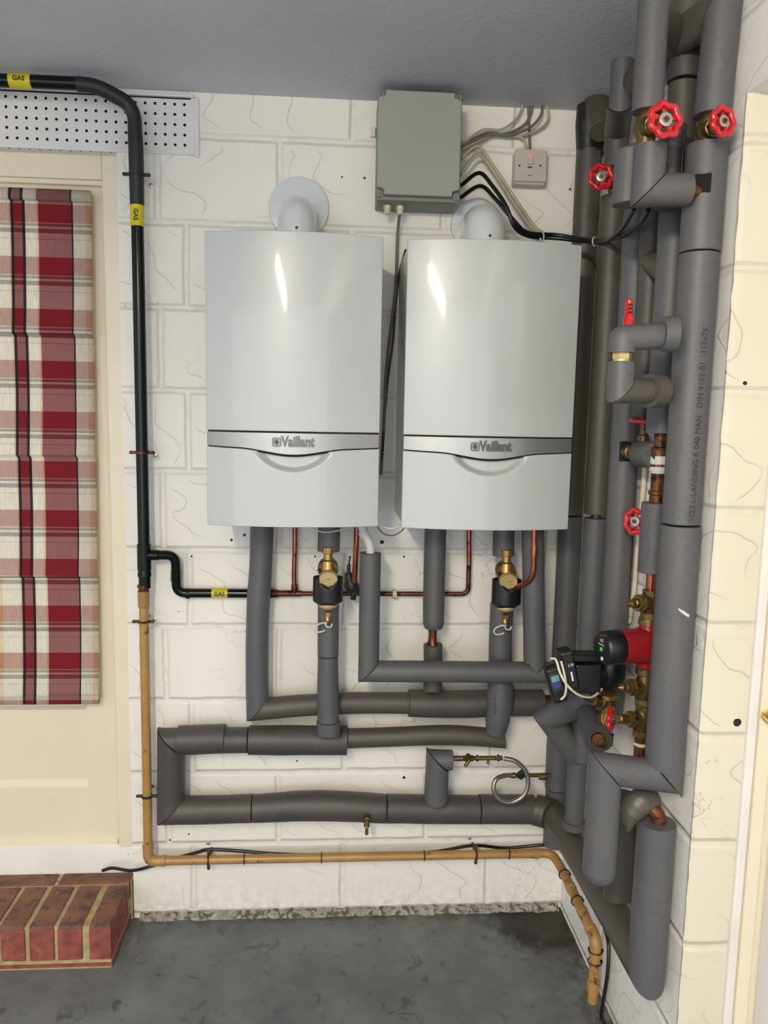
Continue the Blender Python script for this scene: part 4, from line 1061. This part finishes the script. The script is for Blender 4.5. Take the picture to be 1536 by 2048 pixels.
def gate(col, py, wpos, ax, R, rb_, label, mat='brass_old', h=.05):
    """gate valve in the vertical line col, its handwheel centred at wpos and facing ax"""
    c = col.p(py); t = thing('gate_valve', c, label, 'valve'); ax = V(ax).normalized()
    mb = MB(); lathe(c+UP*h, DN, [(0, rb_*1.15), (h*.3, rb_*1.15)], 8, mb)
    lathe(c+UP*h*.72, DN, [(0, rb_*.85), (h*.2, rb_*.9), (h*.72, rb_*1.35), (h*1.2, rb_*.9), (h*1.4, rb_*.85)], 22, mb)
    lathe(c-UP*h*.68, DN, [(0, rb_*1.15), (h*.3, rb_*1.15)], 8, mb); mb.build('valve_body', mat, t)
    wpos = V(wpos); d = (wpos-c); L = d.length; d.normalize()
    mb = MB(); lathe(c, d, [(0, rb_*1.1), (L*.45, rb_*1.0), (L*.47, rb_*.8)], 20, mb)
    lathe(c+d*L*.45, d, [(0, rb_*.95), (L*.16, rb_*.95)], 6, mb); lathe(c+d*L*.6, d, [(0, rb_*.5), (L*.2, rb_*.5), (L*.22, rb_*.3), (L*.4, rb_*.3)], 14, mb)
    mb.build('bonnet', mat, t, angle=30)
    wheel(t, wpos, ax, R); return t

# C: pipe in the very corner
t = lag(cC.p(1690), 'dark lagged upright pipe standing deepest in the corner')
sleeve(t, [cC.p(1030), cC.p(300)], .034, 'foam_brown'); sleeve(t, [cC.p(1450), cC.p(1031)], .034); sleeve(t, [cC.p(1576), cC.p(1450)], .036); sleeve(t, [cC.p(1690), cC.p(1577)], .033)
sleeve(t, [cC.p(310), cC.p(250), cC.p(205), cC.p(160)], [.036, .042, .040, .036], 'tape_black', wob=.28, name='tape_wrap')
# D
t = lag(cD.p(1400), 'lagged upright pipe with a notched joint, second from the corner')
sleeve(t, [cD.p(1029), cD.p(392)], .033, 'foam_brown'); sweep([cD.p(1036), cD.p(1026)], .014, seg=18).build('copper_pipe', 'copper_old', t); sleeve(t, [cD.p(1520), cD.p(1035)], .0315)
t = lag(cD.p(338), 'short lagged pipe above the smallest red handwheel near the ceiling')
sleeve(t, [cD.p(338), cD.p(255)], .030, 'foam_brown'); 
cN = Colm(1244, 150, Y=-.385); b0 = cN.p(222)
run(t, [[cN.p(121), b0+UP*.012], [b0+UP*.012, cD.p(263, .0, .0)]], [.0265, .031], ['foam', 'foam_dusty'])
wq = P(1202, 354, cD.Y-.07)
gate(cD, 366, wq, (-.12, -1, .02), .031, .0155, 'brass valve with the smallest front-facing red handwheel, nearest the corner')
# taped elbow from the corner pipe
t = lag(cC.p(240), 'black taped elbow bending off the corner pipe just under the ceiling')
q0 = cC.p(262, .0, -.03); q1 = cD.p(300, -.02, .07)
sleeve(t, catmull([cC.p(175, 0, -.03), cC.p(215, 0, -.06), cD.p(262, -.005, .10)], 3), .031, 'foam_brown', wob=.1)
# E
t = lag(cE.p(1400), 'lagged upright pipe with a square hole cut for a brass branch')
sleeve(t, [cE.p(1420), cE.p(290)], .0335)
hq = P(1251, 903, cE.Y-.034)
box(hq+V((.0, .004, 0)), (.026, .012, .048)).build('hole_shade', 'gap', t, smooth=False, bevel=.004)  # solid black box, painted as the shade inside the square cut
# G behind
gG = Colm(1305, 460, X=.712)
t = lag(gG.p(530), 'short lagged pipe bending in behind the others below the elbow with copper')
zz = gG.p(520)
run(t, [[gG.p(425), zz], [zz, V((gG.X, cF.Y-.01, zz.z-.05))]], .027, 'foam_brown')
t = lag(gG.p(1000), 'thin lagged upright almost hidden in the dark gap')
sleeve(t, [gG.p(840), gG.p(300)], .026, 'foam_dusty')
# F : line with the pump
t = lag(cF.p(870), 'lagged pipe behind the front upright, above the bare copper joint')
sleeve(t, [cF.p(868), cF.p(300)], .0325); sleeve(t, [cF.p(286), cF.p(166)], .030, 'foam_brown'); sleeve(t, [cF.p(164), cF.p(102)], .034, 'foam_dusty'); sleeve(t, [cF.p(101), cF.p(-60)], .036, 'foam_brown')
fx = cF.p(60); sleeve(t, [fx+V((.0, .02, .03)), fx+V((-.02, .22, -.02))], .034, 'foam_dusty')
t = thing('copper_joint', cF.p(1004), 'bare copper and brass joint with white sealing tape behind the front upright', 'pipe fitting')
jm = MB(); lathe(cF.p(866), DN, [(0, .014), (.03, .014), (.032, .019), (.075, .019), (.078, .0145), (.10, .0145)], 20, jm); lathe(cF.p(940), DN, [(0, .0145), (.045, .0145), (.047, .0185), (.053, .0185), (.055, .0155), (.085, .0155)], 20, jm)
jm.build('copper_tube', 'copper_old', t)
lathe(cF.p(912), DN, [(0, .0195), (.012, .021), (.02, .0185), (.03, .0205), (.034, .0185)], 14).build('sealing_tape', 'pvc_white', t)
wx = MB(); lathe(cF.p(940), DN, [(0, .0165), (.006, .0175), (.008, .015)], 14, wx); wx.build('white_paste', 'pvc_white', t)
# branch between E and F
t = thing('gate_valve', cF.p(905, -.05, .09), 'small brass branch valve with a level red handwheel seen edge on', 'valve')
ea = P(1250, 903, cE.Y-.03); eb = P(1318, 912, cF.Y-.012); dn = (eb-ea); L = dn.length; dn.normalize()
mb = MB(); lathe(ea, dn, [(0, .013), (.02, .013), (.022, .017), (.035, .017), (.037, .013), (L, .013)], 18, mb)
sp_ = P(1286, 880, (ea.y+eb.y)/2); wq = P(1288, 842, (ea.y+eb.y)/2-.01)
lathe(sp_, (wq-sp_), [(0, .014), (.012, .012), (.014, .009), (.022, .009), ((wq-sp_).length, .004)], 16, mb); mb.build('valve_body', 'brass_old', t)
sweep([ea+dn*(L*.32), ea+dn*(L*.5), ea+dn*(L*.93)], [.014, .030, .030], seg=28).build('foam_cone', 'foam', t, angle=50, bevel=.001)
wheel(t, wq, (0, -.10, 1), .030)
# lower sleeve on F + second wheel
t = lag(cF.p(1147), 'short lagged sleeve on the pump line between the copper joint and the red pump')
sleeve(t, [cF.p(1146), cF.p(1004)], .0305)
sweep([cF.p(1200), cF.p(1140)], .0105, seg=18).build('copper_pipe', 'copper', t)
c9 = Colm(1290, 1045, Y=cF.Y+.10)
gate(c9, 1045, P(1271, 1043, c9.Y-.03), (-.8, -.5, .1), .031, .010, 'valve with a red handwheel peeking out beside the short sleeve', h=.03)
cable('cable', [PX(1292, 870, .74), PX(1288, 960, .745), PX(1276, 1080, .745), PX(1268, 1180, .745), PX(1258, 1245, .745)], .006, 'gland', 'pale conduit running down the side wall in the gap between the pipes', cat='conduit')

# A : front upright
yA = cA.Y
t = lag(cA.p(1590), 'largest lagged upright pipe at the front, printed with small figures')
cl = V((cA.X, yA, cA.p(1552).z)); chx = V((cH.X, cA.Y, cH.p(1537).z))
run(t, [[cA.p(1049), cl], [cl, chx], [chx, cH.p(1742)]], [cA.r(77, 1300), .033, cH.r(66, 1640)], ['foam', 'foam', 'foam'], wob=.012)
hb = cH.p(1742); sweep([hb+UP*.002, hb-UP*.010, hb-UP*.020, hb-UP*.026], [cH.r(66, 1640)*k for k in (1, .93, .72, .4)], seg=28).build('foam_end', 'foam', t, angle=70)
sleeve(t, [cA.p(507), cA.p(1048)], .0375, 'foam', wob=.012)
sleeve(t, [cA.p(289), cA.p(507)], .0385, 'foam', wob=.012)
ra = .0377
yv = -ra-.0006
text('1023 L-LANDING R 040 MAN   DIN 4102-B1   115x76', .0165, (cA.X+.004, yA+yv, cA.p(852).z), (0, 0, 1), (-1, 0, 0), 'inkgrey', t, 'pipe_print', .0002, sx=1.0)
prism([V((cA.X-.012+a, yA-.0385, cA.p(1212).z+b)) for a, b in ((0, .006), (.012, .0), (.024, -.008), (.022, -.013), (.010, -.006), (0, .002))], (0, -1, 0), .003).build('tape_scrap', 'pvc_white', t, smooth=False)
sc_c = cA.p(377); 
dq = V((-.50, -.866, 0)); box(sc_c+dq*.0352, (.030, .008, .036), (V((.866, -.5, 0)), dq, UP)).build('opening_shade', 'gap', t, smooth=False, bevel=.003)  # thin black box on the foam, painted as shade in the notch
t = lag(cA.p(232), 'lagged upright above the right-hand front valve, bending at the ceiling')
tA = cA.p(20, .012); 
run(t, [[cA.p(234, .006), tA], [tA, tA+V((-.05, .16, .002))]], [.0335, .034], ['foam', 'foam_brown'], wob=.02)
gate(cA, 262, P(1446, 243, yA-.075), (.28, -.95, .05), .0275, .017, 'brass valve with the red handwheel farthest right, against the cream reveal')
# B : pipe left of it
t = lag(cB.p(232), 'lagged upright above the largest red handwheel, bending at the ceiling')
tB = cB.p(12)
run(t, [[cB.p(226), tB], [tB, tB+V((.10, .12, -.004))]], [.0285, .029], ['foam', 'foam_brown'], wob=.02)
gate(cB, 256, P(1330, 240, yA-.085), (.10, -1, .08), .0325, .0185, 'brass valve with the largest red handwheel near the ceiling')
t = lag(cB.p(400), 'lagged elbow with a slanted cut leading to the bare copper stub of the front upright')
yB = yA-.026; cq = V((cB.X, yB, cB.p(388).z)); 
run(t, [[cB.p(291, 0, -.026), cq], [cq, V((P(1378, 385, yB).x, yB, cq.z+.004))]], [.0300, .0295], ['foam', 'foam'], wob=.012)
sleeve(t, [cB.p(300, -.017, .03), cB.p(412, -.017, .03)], .030, 'foam')
sweep([cq+V((.03, 0, 0)), V((P(1399, 385, yB).x, yB+.006, cq.z+.004))], .0145, seg=20).build('copper_pipe', 'copper_old', t)
# dark sleeve filling behind B and A
cX = Colm(1338, 380, Y=-.70)
t = lag(cX.p(420), 'dark lagged pipe glimpsed between the two front uprights')
sleeve(t, [cX.p(420), cX.p(250)], .026, 'foam_dusty')
lathe(Colm(1364, 330, Y=-.74).p(355), UP, [(0, .0025), (.09, .0025)], 10).build('thin_wire', 'cable', t)

# bypass valve between
YB = yA-.055
t = lag(P(1245, 668, YB), 'short level lagged pipe below the red bypass cap, with a collar against the front upright')
p0 = P(1240, 676, YB); p1 = P(1326, 671, YB)
u0 = P(1243, 712, YB)
sleeve(t, [p0, p1], .0245, 'foam'); 
em_ = MB(); c0_ = p0
sweep(fillet([u0+UP*.006, V((u0.x, YB, p0.z)), p0+V((.012, 0, 0))], .03, 9), .0247, seg=28).build('foam_elbow', 'foam', t, angle=60, bevel=.001)
lathe(P(1322, 668, YB), V((1, -.1, .02)), [(0, .026), (.001, .0325), (.027, .0335), (.028, .027)], 32).build('foam_collar', 'foam', t)
t = thing('bypass_valve', P(1245, 712, YB), 'bypass valve with an upright red cap and a shiny brass nut', 'valve')
rc_ = P(1250, 655, YB+.03); zt_ = P(1250, 601, YB+.03).z
cm = MB(); lathe((rc_.x, YB+.015, rc_.z-.01), UP, [(0, .0105), (.03, .009), (.032, .0075), (zt_-rc_.z+.008, .0068), (zt_-rc_.z+.01, .005)], 20, cm); cm.build('red_cap', 'red', t)
for k in range(3): bxx(rc_.x-.004, rc_.x+.004, YB+.015-.0082, YB+.015-.006, zt_-.012-k*.007, zt_-.009-k*.007).build('scale_mark', 'ink', t, smooth=False)
nm = MB(); lathe(u0+UP*.010, DN, [(0, .0165), (.002, .0175), (.014, .0175), (.016, .0165)], 6, nm); lathe(u0-UP*.006, DN, [(0, .0155), (.012, .0155)], 20, nm); nm.build('union_nut', 'brass_pale', t)
t = lag(P(1245, 800, YB), 'lagged elbow under the shiny brass nut, with a collar behind the front upright')
k0 = P(1243, 722, YB); k1 = P(1240, 781, YB); k2 = V((k1.x+.075, YB+.04, k1.z+.002)); k3 = P(1315, 773, YB+.05)
run(t, [[k0, k1], [k1, k2]], [.0245, .0245], ['foam', 'foam_brown'], wob=.01)
lathe(k2-V((.006, .003, 0)), (k2-k1), [(0, .026), (.001, .0325), (.034, .033), (.035, .027)], 32).build('foam_collar', 'foam_brown', t)

# lockshield style brass valves and the red pump on F
def lock(col, py, ztop, zbot, tip, label, r=.0185, spike=True):
    c = col.p(py); t = thing('lockshield_valve', c, label, 'valve'); zt, zb = col.p(ztop).z-c.z, col.p(zbot).z-c.z
    mb = MB(); lathe(c+UP*zt, DN, [(0, r), (.012, r)], 8, mb); lathe(c+UP*(zt-.012), DN, [(0, r*.85), ((zt-zb)/2-.012, r*1.25), (zt-zb-.026, r*.85)], 20, mb); lathe(c+UP*(zb+.014), DN, [(0, r*1.1), (.014, r*1.1)], 8, mb)
    mb.build('valve_body', 'brass_old', t)
    d = V(tip)-c; L = d.length; d.normalize()
    mb = MB(); lathe(c, d, [(0, r*.9), (L*.42, r*.95), (L*.44, r*1.05), (L*.5, r*1.05)], 18, mb); lathe(c+d*L*.48, d, [(0, r*.92), (L*.13, r*.92)], 6, mb)
    if spike: lathe(c+d*L*.6, d, [(0, r*.62), (L*.12, r*.55), (L*.14, r*.4), (L*.22, r*.3), (L*.24, r*.5), (L*.3, r*.5), (L*.4, r*.12)], 14, mb)
    else: lathe(c+d*L*.6, d, [(0, r*.5), (L*.1, r*.45), (L*.12, r*.6), (L*.36, r*.6), (L*.4, r*.45)], 14, mb)
    mb.build('spindle', 'brass_old', t, angle=30); return t
cP = Colm(1294, 1290, Y=cF.Y-.01)
lock(cP, 1205, 1180, 1236, P(1256, 1207, cP.Y-.05), 'brass valve directly above the red pump')
lock(cP, 1374, 1340, 1408, P(1236, 1375, cP.Y-.03), 'brass valve with a pointed spindle directly below the red pump')
lock(cP, 1440, 1410, 1470, P(1236, 1437, cP.Y-.03), 'lowest brass valve on the pump line, with a blunt spindle', spike=False)
t = thing('copper_pipe', cP.p(1505), 'bare copper pipe under the lowest brass valve on the pump line', 'copper pipe')
sweep([cP.p(1466), cP.p(1560)], .014, seg=18).build('pipe', 'copper_old', t); lathe(cP.p(1484), DN, [(0, .0155), (.005, .0165), (.008, .0145)], 14).build('white_paste', 'pvc_white', t)
t = thing('circulation_pump', cP.p(1320), 'red circulation pump with a black front, low among the side wall pipes', 'pump')
pc_ = cP.p(1290); ax = V((-1, -.20, .0)).normalized(); R = .0385
pm = MB(); lathe(pc_-ax*.045, ax, [(0, R*.8), (.01, R*1.02), (.06, R*1.08), (.075, R), (.116, R)], 40, pm)
lathe(pc_+UP*.050, DN, [(0, .019), (.02, .022), (.045, .038), (.065, .038), (.085, .022), (.10, .021)], 30, pm); pm.build('motor_housing', 'pump_red', t, angle=50)
lathe(pc_+UP*.062, DN, [(0, .021), (.013, .023), (.014, .019)], 24).build('flange_nut', 'brass_old', t); lathe(pc_-UP*.050, DN, [(0, .019), (.002, .022), (.016, .022)], 24).build('flange_nut', 'brass_old', t)
hd = MB(); lathe(pc_+ax*.068, ax, [(0, R*.98), (.006, R), (.040, R*.97), (.045, R*.9), (.047, R*.84)], 40, hd); ho = hd.build('control_head', 'black', t)
u = UP; fc = pc_+ax*.1155; sd = ax.cross(UP).normalized()*-1
sd = UP.cross(ax).normalized(); sd = -sd if sd.dot(right) < 0 else sd
sd = V((.2, -1, 0)).normalized()
text('1/2', .011, fc+UP*.017, sd*1, UP, 'print', ho, 'head_print', .0002)
box(fc+UP*.008, (.022, .0008, .0015), (sd, ax, UP)).build('print_line', 'print', ho, smooth=False)
text('35', .012, fc-UP*.003, sd, UP, 'digit', ho, 'display_digits', .0002)
lathe(fc-UP*.022+sd*.006, ax, [(0, .0045), (.0008, .0042)], 16).build('indicator_window', 'print', ho)
lathe(pc_+ax*.094+UP*.030+V((0, -.012, 0)), V((-1, -.2, .1)), [(0, .003), (.03, .003), (.031, .002)], 10).build('cable_stub', 'brass_old', t)

# black pump
cQ = Colm(1213, 1440, Y=-.52)
t = thing('circulation_pump', cQ.p(1385), 'black circulation pump with square housing and a lit screen below the red pump', 'pump')
b0 = cQ.p(1345)
bm2 = MB(); lathe(cQ.p(1296), DN, [(0, .018), (.012, .030), (.022, .0375), (.070, .0385), (.088, .030), (.10, .021)], 30, bm2)
lathe(b0, V((-1, -.05, 0)), [(0, .034), (.075, .036), (.078, .032)], 32, bm2); bm2.build('motor_housing', 'black', t)
sb = MB(); q = P(1170, 1352, -.56); box(q, (.062, .05, .068), None, sb); sb.build('terminal_box', 'black', t, smooth=False, bevel=.004)
q = P(1135, 1336, -.585); axs = (V((.93, -.30, 0)).normalized(), V((.30, .93, 0)).normalized(), UP)
axr = Matrix.Rotation(math.radians(-14), 3, 'Y'); axs2 = tuple(axr @ a for a in (V((1, 0, 0)), V((0, 1, 0)), V((0, 0, 1))))
cb = box(q, (.030, .045, .092), axs2).build('control_module', 'black', t, smooth=False, bevel=.005)
text('1/4', .011, q+V((-.001, -.0235, .014)), axs2[0], axs2[2], 'print', t, 'module_print', .0002)
box(q+V((.004, -.0232, -.012)), (.004, .0006, .022), axs2).build('module_mark', 'print', t, smooth=False)
q = P(1167, 1312, -.55); box(q, (.062, .045, .016)).build('top_cover', 'black', t, smooth=False, bevel=.003)
axr = Matrix.Rotation(math.radians(18), 3, 'Y') @ Matrix.Rotation(math.radians(-28), 3, 'Z')
# screen unit, leaning
q = P(1111, 1367, -.60); axr = Matrix.Rotation(math.radians(17), 3, 'Y').transposed(); a3 = [axr @ V(a) for a in ((1, 0, 0), (0, 1, 0), (0, 0, 1))]
su = box(q, (.034, .030, .088), a3).build('screen_unit', 'black', t, smooth=False, bevel=.008, bsegs=3)
ff = q-a3[1]*.0152
box(ff+a3[2]*.010-a3[0]*.001, (.024, .0008, .044), a3).build('screen_frame', 'silver_dark', t, smooth=False)
box(ff+a3[2]*.018-a3[0]*.001-a3[1]*.0006, (.018, .0008, .014), a3).build('screen', 'screen', t, smooth=False)
box(ff+a3[2]*.003-a3[0]*.001-a3[1]*.0006, (.018, .0008, .016), a3).build('screen', 'screen_blue', t, smooth=False)
t2 = t
fl = MB(); lathe(cQ.p(1386), DN, [(0, .020), (.002, .0235), (.012, .0235), (.014, .018)], 28, fl); fl.build('flange_nut', 'brass', t)
cable('cable', [P(1102, 1317, -.612), P(1112, 1320, -.625), P(1120, 1345, -.635), P(1134, 1370, -.64), P(1158, 1390, -.63), P(1184, 1394, -.60), P(1204, 1378, -.57)], .0028, 'gland', 'cream cable looping from the pump screen to the black pump body')
cable('cable', [P(1122, 1322, -.62), P(1128, 1345, -.63), P(1132, 1370, -.635), P(1130, 1390, -.63), P(1122, 1399, -.625)], .0026, 'gland', 'short cream cable hanging straight down beside the pump screen')
# valve under the black pump
g_ = gate(cQ, 1440, P(1222, 1438, cQ.Y-.055), (.86, -.50, .05), .029, .0175, 'brass valve with a red handwheel turned sideways under the black pump', h=.052)
sp2 = MB(); cc = cQ.p(1404); d = P(1166, 1398, cQ.Y-.03)-cc; L = d.length
lathe(cc, d, [(0, .0155), (L*.3, .0155), (L*.32, .013), (L*.6, .013), (L*.62, .007), (L*.8, .005), (L, .002)], 18, sp2); sp2.build('air_spindle', 'brass_old', g_)
el = MB(); e0 = cQ.p(1470); 
Oa = P(1176, 1424, -.34); Ob = P(1196, 1478, cQ.Y-.012)
sweep(fillet([e0, cQ.p(1490), Ob], .02), .0165, seg=20, mb=el); lathe(cQ.p(1472), DN, [(0, .019), (.02, .019)], 8, el); el.build('elbow', 'brass_old', g_, angle=60)
t = lag(Oa, 'stubby lagged pipe pointing towards the room with an open copper end')
dO = (Ob-Oa).normalized()
hollow(Oa, Ob, .034, .016).build('foam_sleeve', 'foam', t, bevel=.0015)
hollow(Ob-dO*.004, Ob+dO*.0015, .0335, .017).build('foam_cut_end', 'foam_core', t)
sweep([Oa+dO*.02, Ob+dO*.004], .0145, seg=20).build('copper_pipe', 'copper', t)
# diagonal elbows into M
cM = Colm(1151, 1590, X=.700)
t = lag(cM.p(1660), 'lagged pipe zigzagging out from behind the black pump and down onto the low side pipe')
m0 = cM.p(1516); m1 = P(1098, 1436, cM.Y-.015); m2 = P(1195, 1388, cM.Y-.12)
run(t, [[m2, m1], [m1, m0], [m0, cM.p(1650)]], [.0345, .0345, .0275], ['foam', 'foam', 'foam'], wob=.02)
lathe(cM.p(1640), DN, [(0, .029), (.001, .0345), (.022, .0335), (.023, .029)], 32).build('foam_collar', 'foam', t)
# L behind K and H, taped elbow above
cL = Colm(1238, 1750, X=.690)
t = lag(cL.p(1800), 'dark lagged upright half hidden behind the two lowest front sleeves')
sleeve(t, [cL.p(1800), cL.p(1590)], .034, 'foam_dusty', c0=(0, -.3, -1))
t = thing('taped_elbow', P(1275, 1640, -.70), 'crumpled silver-grey taped elbow beside the bare copper bend', 'pipe fitting')
sleeve(t, [P(1312, 1600, -.73), P(1285, 1604, -.74), P(1264, 1626, -.74), P(1256, 1664, -.74)], [.018, .026, .026, .005], 'tape_silver', wob=.3, name='tape_wrap')

# ------------------------------------------------------------------ groups of repeats
G = {'cable_tie': 'cable ties around pipes and cables', 'pipe_clip': 'clips holding the gas pipes to the wall', 'wall_boiler': 'pair of wall boilers', 'flue_elbow': 'flue elbows above the boilers',
     'magnetic_filter': 'brass filters below the boilers', 'lockshield_valve': 'brass valves on the pump line', 'gate_valve': 'valves with red handwheels', 'cable': 'loose cables',
     'insulated_pipe': 'grey foam lagged pipes', 'gas_pipe': 'painted gas pipes', 'circulation_pump': 'circulation pumps', 'copper_pipe': 'bare copper pipes'}
for o in bpy.data.objects:
    if '_o' in o: del o['_o']
    k = o.name.split('.')[0]
    if o.parent is None and k in G and 'label' in o: o['group'] = G[k]
